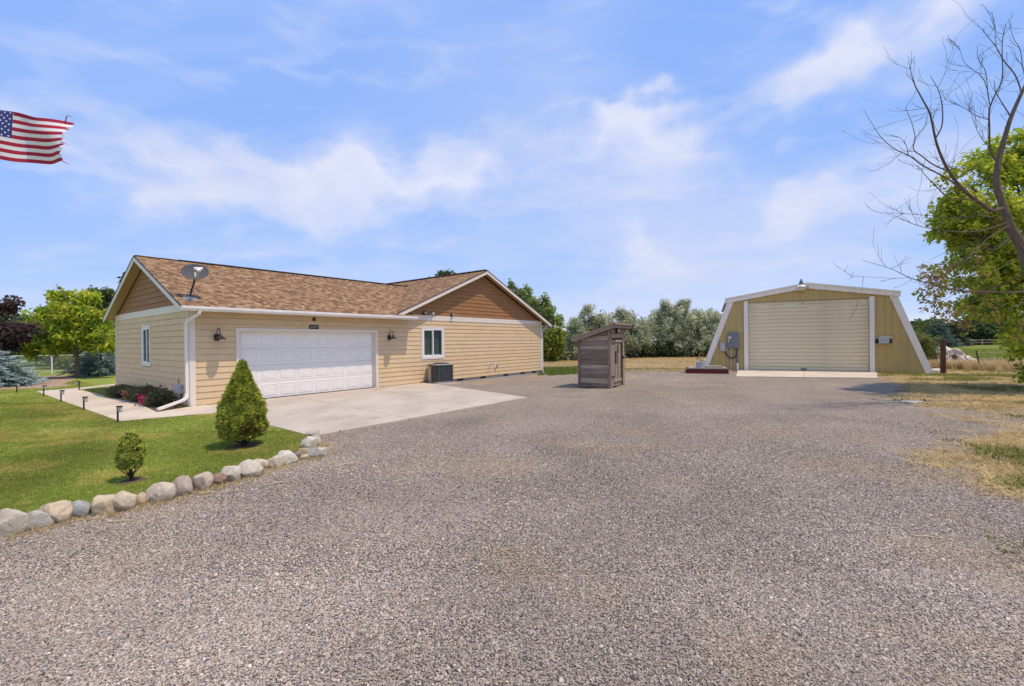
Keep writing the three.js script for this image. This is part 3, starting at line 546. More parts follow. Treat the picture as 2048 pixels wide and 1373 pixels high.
  for (let r = 0; r < 2; r++) for (let k = 0; k < 9; k++) sub('foundation_block', rb(0.03, 0.105, 0.38, -0.004 + 0.03, -0.0 - r * 0.11, -0.25 - k * 0.4 - (r ? 0.2 : 0), 0.008), k % 3 ? M.foundation : M.concretePale, fo);
}
// windows: casing boards, vinyl frame, two sashes of glass over a drawn blind
function windowUnit(parent, x0, x1, y0, y1, turn, blind, slim) {
  const w = group('window', parent, [0, 0, 0], turn), cx = (x0 + x1) / 2, cy = (y0 + y1) / 2, W = x1 - x0, H = y1 - y0;
  for (const s of [-1, 1]) sub('casing', bx(0.09, H + 0.19, 0.034, cx + s * (W / 2 + 0.045), cy - 0.005, 0.017), M.trim, w);
  sub('casing', bx(W, 0.095, 0.034, cx, y1 + 0.0475, 0.017), M.trim, w);
  sub('sill', bx(W, 0.095, 0.036, cx, y0 - 0.0475, 0.018), M.trim, w);
  const t = 0.05;
  sub('frame', [bx(t, H, 0.08, x0 + t / 2, cy, -0.012), bx(t, H, 0.08, x1 - t / 2, cy, -0.012), bx(W - 2 * t, t, 0.08, cx, y1 - t / 2, -0.012), bx(W - 2 * t, t, 0.08, cx, y0 + t / 2, -0.012), bx(0.055, H - 2 * t, 0.07, cx, cy, -0.014)], M.vinyl, w);
  for (const s of [-1, 1]) {
    const sx = cx + s * (W / 4 - 0.006), sW = W / 2 - t - 0.03, o = s < 0 ? 0 : -0.012;
    if (s < 0) sub('sash', [bx(0.026, H - 2 * t, 0.03, sx - sW / 2 + 0.013, cy, 0.006), bx(sW - 0.03, 0.026, 0.03, sx, y1 - t - 0.013, 0.006), bx(sW - 0.03, 0.026, 0.03, sx, y0 + t + 0.013, 0.006)], M.vinyl, w);
    sub('pane', bx(sW, H - 2 * t, 0.004, sx, cy, 0.012 + o), M.glass, w);
  }
  const slats = []; if (blind) for (let y = y0 + t; y < y1 - t; y += 0.05) slats.push(bx(W - 2 * t, 0.046, 0.004, cx, y + 0.025, -0.03));
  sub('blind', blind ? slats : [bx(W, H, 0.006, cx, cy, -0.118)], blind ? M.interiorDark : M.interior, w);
  if (!blind) sub('sill', bx(W - 2 * t, 0.06, 0.05, cx, y0 + 0.07, -0.075), M.vinyl, w);
  return w;
}
windowUnit(house, ...WINA, 0, false);
windowUnit(house, ...WINB, -Math.PI / 2, true);
// garage door: four sections, each with eight raised panels
{
  const t = 0.09, [a, b, , h] = DOOR;
  const casing = group('door_casing', house);
  for (const x of [a - 0.05, b + 0.05]) sub('casing', bx(0.10, h + 0.13, 0.036, x, h / 2 + 0.035, 0.018), M.trim, casing);
  sub('casing', bx(b - a, 0.10, 0.036, (a + b) / 2, h + 0.05, 0.018), M.trim, casing);
  for (const x of [a + 0.008, b - 0.008]) sub('jamb', bx(0.016, h + 0.02, 0.15, x, h / 2, -0.077), M.trim, casing);
  sub('jamb', bx(b - a - 0.032, 0.016, 0.15, (a + b) / 2, h - 0.008, -0.077), M.trim, casing);
  for (const x of [a + 0.035, b - 0.035]) sub('door_stop', bx(0.035, h - 0.02, 0.02, x, h / 2, -0.10), M.trim, casing);
  const g = group('garage_door', house), W = b - a - 0.03, sh = (h - 0.06) / 4;
  for (let s = 0; s < 4; s++) {
    const y = 0.05 + s * sh; sub('door_section', bx(W, sh - 0.006, 0.04, (a + b) / 2, y + sh / 2, -0.15), M.doorWhite, g);
    for (let k = 0; k < 8; k++) {
      const pw = W / 8, cx = a + 0.015 + pw * (k + 0.5), w = pw - 0.12, hh = sh - 0.17, cy = y + sh / 2;
      const shp = new THREE.Shape(); const R2 = (p, x0, y0, x1, y1) => { p.moveTo(x0, y0); p.lineTo(x1, y0); p.lineTo(x1, y1); p.lineTo(x0, y1); p.closePath(); };
      R2(shp, -w / 2, -hh / 2, w / 2, hh / 2); const ho = new THREE.Path(); ho.moveTo(-w / 2 + 0.022, -hh / 2 + 0.022); ho.lineTo(-w / 2 + 0.022, hh / 2 - 0.022); ho.lineTo(w / 2 - 0.022, hh / 2 - 0.022); ho.lineTo(w / 2 - 0.022, -hh / 2 + 0.022); ho.closePath(); shp.holes.push(ho);
      const frame = new THREE.ExtrudeGeometry(shp, { depth: 0.004, bevelEnabled: true, bevelThickness: 0.0055, bevelSize: 0.007, bevelSegments: 1 }).translate(cx, cy, -0.131);
      const field = new RoundedBoxGeometry(w - 0.09, hh - 0.09, 0.013, 1, 0.005).translate(cx, cy, -0.129);
      sub('raised_panel', [frame, field], M.doorWhite, g);
    }
  }
  sub('weather_seal', bx(W, 0.035, 0.05, (a + b) / 2, 0.03, -0.148), M.dark, g);
}
// roofs: decks, fascias, soffits, gutter and thousands of shingles
{
  const ridge = hg(-RV), TH = 0.05;
  const quad = (pts, t, m, name, parent = house) => {   // thin slab under a planar polygon given as [u, y, z]
    const n = pts.length, pos = []; const P = pts.map((p) => new THREE.Vector3(...p)); const nn = P[1].clone().sub(P[0]).cross(P[2].clone().sub(P[0])).normalize(); if (nn.y < 0) nn.negate();
    const Q = P.map((p) => p.clone().addScaledVector(nn, -t)); const tri = (a, b, c) => pos.push(...a.toArray(), ...b.toArray(), ...c.toArray());
    for (let i = 1; i < n - 1; i++) { tri(P[0], P[i], P[i + 1]); tri(Q[0], Q[i + 1], Q[i]); }
    for (let i = 0; i < n; i++) { const j = (i + 1) % n; tri(P[i], Q[i], Q[j]); tri(P[i], Q[j], P[j]); }
    const g = new THREE.BufferGeometry(); g.setAttribute('position', new THREE.Float32BufferAttribute(pos, 3)); g.setAttribute('uv', new THREE.Float32BufferAttribute(pos.filter((_, i) => i % 3 !== 1), 2)); g.computeVertexNormals();
    return sub(name, g, m, parent);
  };
  const E = 0.46, R0 = -0.30, rk = 0.35, UE = 18.35, BACK = -14.35;
  const roof = group('roof', house);
  const dk = 0.012;   // decks lie just under the shingles
  quad([[R0, hg(E) - dk, E], [7.86, hg(E) - dk, E], [7.86, hg(0.0) - dk, -0.0], [11.13, ridge - dk, -RV], [R0, ridge - dk, -RV]], TH, M.deck, 'roof_deck', roof);
  quad([[R0, ridge - dk, -RV], [11.13, ridge - dk, -RV], [7.2, hg(E) - dk, -2 * RV - E], [R0, hg(E) - dk, -2 * RV - E]], TH, M.deck, 'roof_deck', roof);
  quad([[7.02, hm(7.02) - dk, rk], [RU, 5.34 - dk, rk], [RU, 5.34 - dk, BACK], [6.65, hm(6.65) - dk, BACK], [6.65, hm(6.65) - dk, -9.0], [7.02, hm(7.02) - dk, -9.0]], TH, M.deck, 'roof_deck', roof);
  quad([[RU, 5.34 - dk, rk], [UE, hm(UE) - dk, rk], [UE, hm(UE) - dk, BACK], [RU, 5.34 - dk, BACK]], TH, M.deck, 'roof_deck', roof);
  // soffits under the rakes and eave
  const so = 0.075;
  quad([[R0 + 0.02, hg(E) - so, E - 0.02], [R0 + 0.02, ridge - so, -RV], [-0.002, ridge - so, -RV], [-0.002, hg(E) - so, E - 0.02]], 0.012, M.soffit, 'soffit', roof);
  quad([[R0 + 0.02, ridge - so, -RV], [R0 + 0.02, hg(E) - so, -2 * RV - E], [-0.002, hg(E) - so, -2 * RV - E], [-0.002, ridge - so, -RV]], 0.012, M.soffit, 'soffit', roof);
  quad([[0.0, hg(E) - so, E - 0.02], [0.0, hg(0.002) - so, 0.034], [7.84, hg(0.002) - so, 0.034], [7.84, hg(E) - so, E - 0.02]], 0.012, M.soffit, 'soffit', roof);
  quad([[7.3, hm(7.3) - so, rk - 0.02], [RU, 5.34 - so, rk - 0.02], [RU, 5.34 - so, 0.0], [7.3, hm(7.3) - so, 0.0]], 0.012, M.soffit, 'soffit', roof);
  quad([[RU, 5.34 - so, rk - 0.02], [UE, hm(UE) - so, rk - 0.02], [UE, hm(UE) - so, 0.0], [RU, 5.34 - so, 0.0]], 0.012, M.soffit, 'soffit', roof);
  // rake fascia boards with a dark drip edge on top
  const rake = (a, b, nz) => {   // [u, y, z] ends of the top edge, nz: outward shift
    const [A, B] = [a, b].map((p) => new THREE.Vector3(...p)), H = 0.155, o = new THREE.Vector3(...nz), pos = [];
    const f = (h0, h1, d0, d1) => { const c = (P, h, d) => P.clone().add(new THREE.Vector3(0, -h, 0)).addScaledVector(o, d); const v = [c(A, h1, d0), c(B, h1, d0), c(B, h0, d0), c(A, h0, d0), c(A, h1, d1), c(B, h1, d1), c(B, h0, d1), c(A, h0, d1)], p = []; for (const [i, j, k, l] of [[0, 1, 2, 3], [7, 6, 5, 4], [3, 2, 6, 7], [1, 0, 4, 5], [0, 3, 7, 4], [2, 1, 5, 6]]) for (const q of [i, j, k, i, k, l]) p.push(...v[q].toArray()); const g = new THREE.BufferGeometry(); g.setAttribute('position', new THREE.Float32BufferAttribute(p, 3)); g.setAttribute('uv', new THREE.Float32BufferAttribute(p.filter((_, i) => i % 3 !== 2), 2)); g.computeVertexNormals(); return g; };
    sub('fascia', f(0.02, H + 0.02, 0, 0.022), M.trim, roof); sub('drip_edge', f(-0.012, 0.022, -0.02, 0.034), M.edge, roof);
  };
  rake([R0, hg(E), E], [R0, ridge, -RV], [-1, 0, 0]); rake([R0, ridge, -RV], [R0, hg(E), -2 * RV - E], [-1, 0, 0]);
  rake([7.02, hm(7.02), rk], [RU, 5.34, rk], [0, 0, 1]); rake([RU, 5.34, rk], [UE, hm(UE), rk], [0, 0, 1]);
  sub('ridge_vent', [beam([0.9, ridge + 0.018, -RV], [11.1, ridge + 0.018, -RV], 0.20, 0.035)], M.edge, roof);
  sub('ridge_vent', [beam([RU, 5.34 + 0.014, rk - 0.05], [RU, 5.34 + 0.014, BACK], 0.16, 0.028)], M.edge, roof);
  // eave gutter: an open trough
  const prof = polyShape([[0, 0], [0.055, 0], [0.105, 0.06], [0.105, 0.112], [0.112, 0.118], [0.118, 0.112], [0.118, 0.055], [0.062, -0.01], [-0.004, -0.01], [-0.004, 0.115], [0, 0.115]]);
  const gg = new THREE.ExtrudeGeometry(prof, { depth: 8.16, bevelEnabled: false }); // extrude runs along z; turn so that it runs along x
  gg.applyMatrix4(new THREE.Matrix4().set(0, 0, 1, R0 - 0.01, 0, 1, 0, 2.735, 1, 0, 0, E + 0.004, 0, 0, 0, 1));
  const gm = M.white.clone(); gm.side = THREE.DoubleSide;
  sub('gutter', [flip(gg), bx(0.006, 0.115, 0.11, R0 - 0.012, 2.795, E + 0.06), bx(0.006, 0.115, 0.11, R0 + 8.152, 2.795, E + 0.06)], gm, roof);
  sub('eave_fascia', bx(8.15, 0.12, 0.02, R0 + 4.075, 2.79, E - 0.012), M.trim, roof);
  sub('gutter', [bx(0.11, 0.11, 14.4, UE + 0.058, 2.74, -7)], M.white, roof);
  // shingles
  const R = rng(515), list = [], tones = [[0.293, 0.196, 0.114], [0.239, 0.151, 0.088], [0.196, 0.115, 0.067], [0.336, 0.236, 0.138], [0.163, 0.097, 0.059], [0.264, 0.167, 0.097]];
  const mtx = (ux, uy, n) => new THREE.Quaternion().setFromRotationMatrix(new THREE.Matrix4().makeBasis(ux, n, uy));
  const lay = (fn, len, wid, dirU, dirS, nrm, keep) => {   // fn(a, s): point; a along the eave, s up the slope
    const ex = 0.135, q = mtx(dirU, dirU.clone().cross(nrm).normalize().multiplyScalar(1), nrm);
    for (let r = 0, s = 0; s < wid; s += ex, r++) for (let a = -R() * 0.25; a < len;) {
      const w = 0.06 + 0.14 * R(), A = Math.max(a, 0), B = Math.min(a + w, len); a += w;
      if (B - A < 0.01) continue; const S = Math.min(s + ex, wid), p = fn((A + B) / 2, s + ex * 0.5);
      if (keep && !keep(p)) continue;
      const t = tones[Math.floor(R() * 6)], v = 0.85 + 0.3 * R(), hi = R() < 0.45 ? 0.006 : 0.0;
      list.push({ p: [p.x + nrm.x * (hi * 0.5 + 0.002), p.y + nrm.y * (hi * 0.5 + 0.002), p.z + nrm.z * (hi * 0.5 + 0.002)], q, s: [B - A - 0.002, 0.008 + hi, ex + 0.012], c: t.map((k) => k * v) });
    }
  };
  const V = (x, y, z) => new THREE.Vector3(x, y, z);
  { const up = V(0, 0.4167, -1).normalize(), n = V(0, 1, 0.4167).normalize(), L = (RV + E + 0.02) / Math.abs(up.z); lay((a, s) => V(R0 - 0.01 + a, hg(E + 0.02), E + 0.02).addScaledVector(up, s), 11.5, L, V(1, 0, 0), up, n, (p) => p.y > hm(p.x) - 0.02 && p.x < 12.4 || p.x < 7.0 ? (p.z > 0 ? p.x < 7.85 : true) : (p.z > 0.0 && p.x < 7.85)); }
  { const up = V(1, 0.43, 0).normalize(), n = V(-0.43, 1, 0).normalize(), L = (RU - 7.0) / up.x; lay((a, s) => V(7.0, hm(7.0), rk + 0.02 - a).addScaledVector(up, s), 14.4, L, V(0, 0, -1), up, n, (p) => p.z > 0.0 || p.z < -2 * RV || p.y > hg(p.z < -RV ? -2 * RV - p.z : p.z) - 0.02); }
  { const up = V(-1, 0.43, 0).normalize(), n = V(0.43, 1, 0).normalize(), L = (UE - RU) / Math.abs(up.x); lay((a, s) => V(UE, hm(UE), rk + 0.02 - a).addScaledVector(up, s), 14.4, L, V(0, 0, -1), up, n); }
  { const up = V(0, 0.4167, 1).normalize(), n = V(0, 1, -0.4167).normalize(), L = (RV + E) / up.z; lay((a, s) => V(R0 + a, hg(E), -2 * RV - E).addScaledVector(up, s), 7.4, L, V(1, 0, 0), up, n); }
  instanced('shingles', new THREE.BoxGeometry(1, 1, 1), M.shingle, list, roof);
  // downspouts
  const dsp = (pts, m = M.white) => pts.slice(1).map((p, i) => beam(pts[i], p, 0.078, 0.062));
  const D1 = [[0.12, 2.735, 0.53], [0.10, 2.66, 0.52], [-0.06, 2.45, 0.08], [-0.06, 2.36, -0.02], [-0.06, 0.42, -0.02], [-0.075, 0.30, 0.01], [-0.20, 0.235, 0.06], [-0.83, 0.105, 0.42]];
  sub('downspout', dsp(D1), M.white, house);
  const straps = [2.2, 1.3]; sub('strap', straps.map((y) => bx(0.11, 0.03, 0.075, -0.05, y, -0.02)), M.white, house);
  sub('downspout', dsp([[UE + 0.05, 2.70, -0.02], [UE - 0.02, 2.62, -0.02], [LEN + 0.10, 2.40, 0.0], [LEN + 0.075, 2.3, 0.0], [LEN + 0.075, -0.02, 0.0], [LEN + 0.14, -0.1, 0.05], [LEN + 0.30, -0.15, 0.12]]), M.white, house);
}
// a spot on the house in world terms, for the things that hang on it
const onHouse = (u, y, out) => { const [x, d] = hw(u, out); return [x, y, -d]; };
// gooseneck barn lamps
function barnLamp(u, label) {
  const t = thing('wall_lamp', label, 'wall lamp', onHouse(u, 2.0, 0.02), YAW, 'barn lamps beside the garage door');
  part('back_plate', rb(0.13, 0.19, 0.05, 0, 0, 0.025, 0.01), M.dark, t);
  part('arm', tube([[0, 0.07, 0.05, 0.011], [0, 0.18, 0.06, 0.011], [0, 0.255, 0.12, 0.011], [0, 0.27, 0.18, 0.011], [0, 0.235, 0.25, 0.011], [0, 0.14, 0.275, 0.011], [0, 0.09, 0.275, 0.011]], 8, 5), M.dark, t);
  const pr = [[0.0, 0.10], [0.034, 0.10], [0.04, 0.05], [0.05, 0.03], [0.10, -0.005], [0.155, -0.045], [0.16, -0.058], [0.152, -0.052], [0.10, -0.015], [0.03, 0.02]].map((p) => new THREE.Vector2(...p));
  const s = M.dark.clone(); s.side = THREE.DoubleSide;
  part('shade', new THREE.LatheGeometry(pr, 28).translate(0, 0.0, 0.275), s, t);
  part('bulb', new THREE.SphereGeometry(0.03, 12, 8).translate(0, -0.01, 0.275), M.frost, t);
}
barnLamp(0.68, 'black gooseneck barn lamp between house corner and garage door');
barnLamp(6.80, 'black gooseneck barn lamp between garage door and front window');
// sensor and number plaque over the door
{
  const t = thing('camera_sensor', 'small dark star-shaped fixture above the house number plaque', 'wall sensor', onHouse(3.67, 2.63, 0.02), YAW);
  const s = new THREE.Shape(); for (let k = 0; k < 10; k++) { const a = Math.PI / 2 + k * Math.PI / 5, r = k % 2 ? 0.04 : 0.075; k ? s.lineTo(Math.cos(a) * r, Math.sin(a) * r) : s.moveTo(Math.cos(a) * r, Math.sin(a) * r); }
  part('body', new THREE.ExtrudeGeometry(s, { depth: 0.02, bevelSize: 0.006, bevelThickness: 0.008, bevelSegments: 1 }), M.dark, t);
  part('lens', new THREE.SphereGeometry(0.02, 10, 8).translate(0, 0, 0.03), M.edge, t);
  const p = thing('number_plaque', 'small black house number plaque over the garage door', 'number plaque', onHouse(3.665, 2.365, 0.02), YAW);
  part('board', rb(0.33, 0.135, 0.02, 0, 0, 0.012, 0.006), M.dark, p);
  const cv = document.createElement('canvas'); cv.width = 256; cv.height = 96; const c = cv.getContext('2d'); c.fillStyle = '#1b1a19'; c.fillRect(0, 0, 256, 96); c.fillStyle = '#c9cac6'; c.font = 'bold 74px sans-serif'; c.textAlign = 'center'; c.filter = 'none'; c.fillText('2', 38, 70); c.globalAlpha = 0.8; for (let k = 0; k < 4; k++) { const x = 68 + k * 44; c.fillRect(x, 22, 32, 15); c.fillRect(x + (k % 2) * 14, 36, 17, 36); } 
  const tx = new THREE.CanvasTexture(cv); tx.colorSpace = THREE.SRGBColorSpace;
  part('digits', new THREE.PlaneGeometry(0.29, 0.10).translate(0, -0.004, 0.0235), new THREE.MeshPhysicalMaterial({ map: tx, roughness: 0.5 }), p);
}
// spotlights and small boxes on the gable ledge
for (const [u, label, s] of [[8.62, 'leftmost small dark floodlight on the white gable ledge', 1], [9.08, 'small pale grey box between the two gable ledge floodlights', 0.8], [10.31, 'rightmost small dark floodlight on the white gable ledge, in sunlight', 1]]) {
  const t = thing(s === 1 ? 'flood_light' : 'ledge_box', label, s === 1 ? 'floodlight' : 'utility box', onHouse(u, 2.978, 0.02), YAW, s === 1 ? 'floodlights on the gable ledge' : undefined), m = s === 1 ? M.acDark : M.pvc;
  part('bracket', [bx(0.05, 0.10, 0.03, -0.05, 0.05, 0.015), bx(0.03, 0.03, 0.08, -0.03, 0.05, 0.05)], m, t);
  part('head', rb(0.12 * s, 0.15 * s, 0.07, 0.02, 0.085, 0.085, 0.012), m, t);
  part('lens', [bx(0.09 * s, 0.03, 0.006, 0.02, 0.115, 0.121), bx(0.09 * s, 0.03, 0.006, 0.02, 0.065, 0.121)], M.frost, t);
}
// telephone and power box on the end wall, next to the corner
{
  const t = thing('utility_box', 'pale grey plastic utility box low on the end wall by the downspout', 'utility box', onHouse(-0.022, 0.38, -0.62), YAW - Math.PI / 2);
  part('case', rb(0.30, 0.26, 0.10, 0.0, 0.13, 0.05, 0.012), M.lightBox, t); part('lid', rb(0.28, 0.22, 0.02, 0.0, 0.14, 0.108, 0.006), M.lightBox, t);
  part('conduit', [cyl(0.02, 0.02, 0.3, 0.09, -0.12, 0.03), tube([[-0.14, 0.24, 0.03, 0.008], [-0.17, 0.34, 0.02, 0.008], [-0.15, 0.44, 0.012, 0.008]], 6)], M.rust, t);
  const h = thing('hose_bib', 'small white hose bib on the front wall', 'hose bib', onHouse(12.98, 0.62, 0.02), YAW);
  part('plate', rb(0.10, 0.16, 0.02, 0, 0, 0.01, 0.005), M.vinyl, h); part('spout', tube([[0, 0, 0.01, 0.014], [0, 0, 0.09, 0.014], [0.02, -0.05, 0.12, 0.013]], 8), M.brass, h); part('handle', new THREE.TorusGeometry(0.03, 0.007, 6, 12).translate(0.03, 0.03, 0.06), M.rust, h);
  const o = thing('outlet_box', 'small outdoor outlet box with half-open white cover on front wall', 'outlet box', onHouse(13.45, 0.50, 0.02), YAW);
  part('case', rb(0.11, 0.17, 0.06, 0, 0, 0.03, 0.01), M.vinyl, o); part('cover', bx(0.06, 0.15, 0.02, 0.05, 0, 0.075), M.dark, o);
}
// satellite dish on the roof corner
{
  const y0 = hg(-0.05), t = thing('satellite_dish', 'grey oval satellite dish on a black mast at the roof corner', 'satellite dish', onHouse(0.06, y0, -0.05), YAW);
  part('foot', [bx(0.32, 0.02, 0.20, 0, 0.015, 0).rotateX(0.39), bx(0.05, 0.08, 0.05, 0, 0.05, 0)], M.galv, t);
  part('mast', tube([[0, 0.03, 0, 0.026], [0.02, 0.24, 0.02, 0.025], [0.08, 0.45, 0.03, 0.024], [0.11, 0.62, 0.0, 0.024]], 9), M.dark, t);
  part('brace', [beam([-0.16, 0.02, -0.12], [0.04, 0.3, 0.015], 0.014, 0.014), beam([0.18, 0.02, -0.12], [0.05, 0.3, 0.015], 0.014, 0.014)], M.galv, t);
  // reflector: shallow oval bowl facing up and to the front
  const f = new THREE.Group(); f.name = 'reflector_head'; f.position.set(0.11, 0.80, 0.04); f.rotation.set(-0.50, -0.34, 0.10, 'YXZ'); f.scale.setScalar(0.81); t.add(f);
  const pr = []; for (let k = 0; k <= 10; k++) { const r = 0.40 * k / 10; pr.push(new THREE.Vector2(r, 0.42 * r * r - 0.067)); } pr.push(new THREE.Vector2(0.41, 0.002)); pr.push(new THREE.Vector2(0.408, -0.014)); for (let k = 9; k >= 0; k--) { const r = 0.40 * k / 10; pr.push(new THREE.Vector2(r, 0.42 * r * r - 0.078)); }
  const bowl = new THREE.LatheGeometry(pr, 44).rotateX(Math.PI / 2).scale(1, 0.80, 1);
  const dm = M.dish.clone(); dm.side = THREE.DoubleSide; part('reflector', bowl, dm, f);
  part('feed_arm', [beam([0, -0.34, -0.06], [0.09, -0.28, 0.36], 0.06, 0.05), beam([0, -0.30, -0.10], [0, 0.0, -0.10], 0.12, 0.06)], M.pvc, f);
  part('receiver', [rb(0.27, 0.085, 0.09, 0.10, -0.15, 0.37, 0.03), rb(0.13, 0.12, 0.11, 0.10, -0.22, 0.38, 0.03)], M.lnb, f);
}
// ---------------------------------------------------------------- air conditioner on its pad
{
  const [x, d] = hw(9.05, 0.62), t = thing('air_conditioner', 'dark grey air conditioning condenser with wire guard by the front wall', 'air conditioner', [x, -0.06, -d], YAW - 0.32);
  const S = 0.90, H = 0.82, r = 0.16;
  part('pad', rb(1.08, 0.09, 1.08, 0, 0.05, 0, 0.015), M.concretePale, t);
  const sq = (s, rr) => { const q = new THREE.Shape(), h = s / 2; q.moveTo(-h + rr, -h); q.lineTo(h - rr, -h); q.absarc(h - rr, -h + rr, rr, -Math.PI / 2, 0); q.lineTo(h, h - rr); q.absarc(h - rr, h - rr, rr, 0, Math.PI / 2); q.lineTo(-h + rr, h); q.absarc(-h + rr, h - rr, rr, Math.PI / 2, Math.PI); q.lineTo(-h, -h + rr); q.absarc(-h + rr, -h + rr, rr, Math.PI, Math.PI * 1.5); return q; };
  const ring = (s, h, y, rr = r) => new THREE.ExtrudeGeometry(sq(s, rr), { depth: h, bevelEnabled: true, bevelSize: 0.008, bevelThickness: 0.008, bevelSegments: 1, curveSegments: 8 }).rotateX(-Math.PI / 2).translate(0, y, 0);
  part('coil', ring(S - 0.05, H - 0.1, 0.13), M.acDark, t);
  part('base_pan', ring(S, 0.05, 0.10), M.acGrey, t);
  part('top_cover', ring(S, 0.04, H + 0.05), M.acGrey, t);
  part('fan_guard', [new THREE.SphereGeometry(0.36, 28, 8, 0, Math.PI * 2, 0, Math.PI / 2).scale(1, 0.16, 1).translate(0, H + 0.10, 0)], M.acDark, t);
  // guard: horizontal and vertical wires round the coil
  const pts = sq(S - 0.012, r).getSpacedPoints(96), w = [];
  const loop = (y) => { for (let k = 0; k < 96; k++) w.push(beam([pts[k].x, y, -pts[k].y], [pts[(k + 1) % 96].x, y, -pts[(k + 1) % 96].y], 0.007, 0.007)); };
  for (let k = 1; k < 8; k++) loop(0.13 + k * 0.088); for (let k = 0; k < 96; k += 6) w.push(bx(0.009, H - 0.1, 0.009, pts[k].x, 0.12 + (H - 0.1) / 2, -pts[k].y));
  const wire = part('wire_guard', w, mat([0.17, 0.175, 0.18], 0.5, { metalness: 0.1 }), t); wire.userData.kind = 'stuff';
  part('service_panel', bx(0.02, H - 0.12, 0.36, -S / 2 - 0.014, H / 2 + 0.06, -0.16), mat([0.42, 0.36, 0.31], 0.5), t);
  part('line_set', tube([[-0.46, 0.22, -0.25, 0.022], [-0.62, 0.16, -0.28, 0.022], [-0.85, 0.12, -0.42, 0.022], [-0.95, 0.2, -0.55, 0.022], [-0.95, 0.3, -0.62, 0.022]], 8), M.dark, t);
}
// ---------------------------------------------------------------- path lights
{
  const P = [[-1.83, 1.46, 'nearest black path light at the front corner of the walk', 0], [-1.92, -1.79, 'second black path light from the front corner of the walk', 0], [-1.98, -4.93, 'third black path light from the front corner of the walk', 0], [-2.06, -7.83, 'fourth black path light from the front corner of the walk', 0], [-2.5, -10.5, 'farthest black path light in the grass beyond the walk end', 0], [-0.95, -9.25, 'black path light on the house side of the walk, near the back path', Math.PI]];
  P.forEach(([u, o, label, turn]) => {
    const [x, d] = hw(u, o), t = thing('path_light', label, 'path light', [x, 0.03, -d], turn - 0.1, 'path lights along the walk');
    part('post', [bx(0.026, 0.36, 0.026, 0, 0.18, 0), cyl(0.028, 0.032, 0.015, 0, 0.008, 0)], M.dark, t);
    part('head', rb(0.125, 0.022, 0.075, 0.045, 0.36, 0, 0.006), M.dark, t);
    part('lens', rb(0.07, 0.10, 0.055, 0.058, 0.297, 0, 0.006), mat([0.50, 0.50, 0.48], 0.3), t);
    part('lens_frame', [bx(0.085, 0.008, 0.065, 0.055, 0.242, 0)], M.dark, t);
  });
}
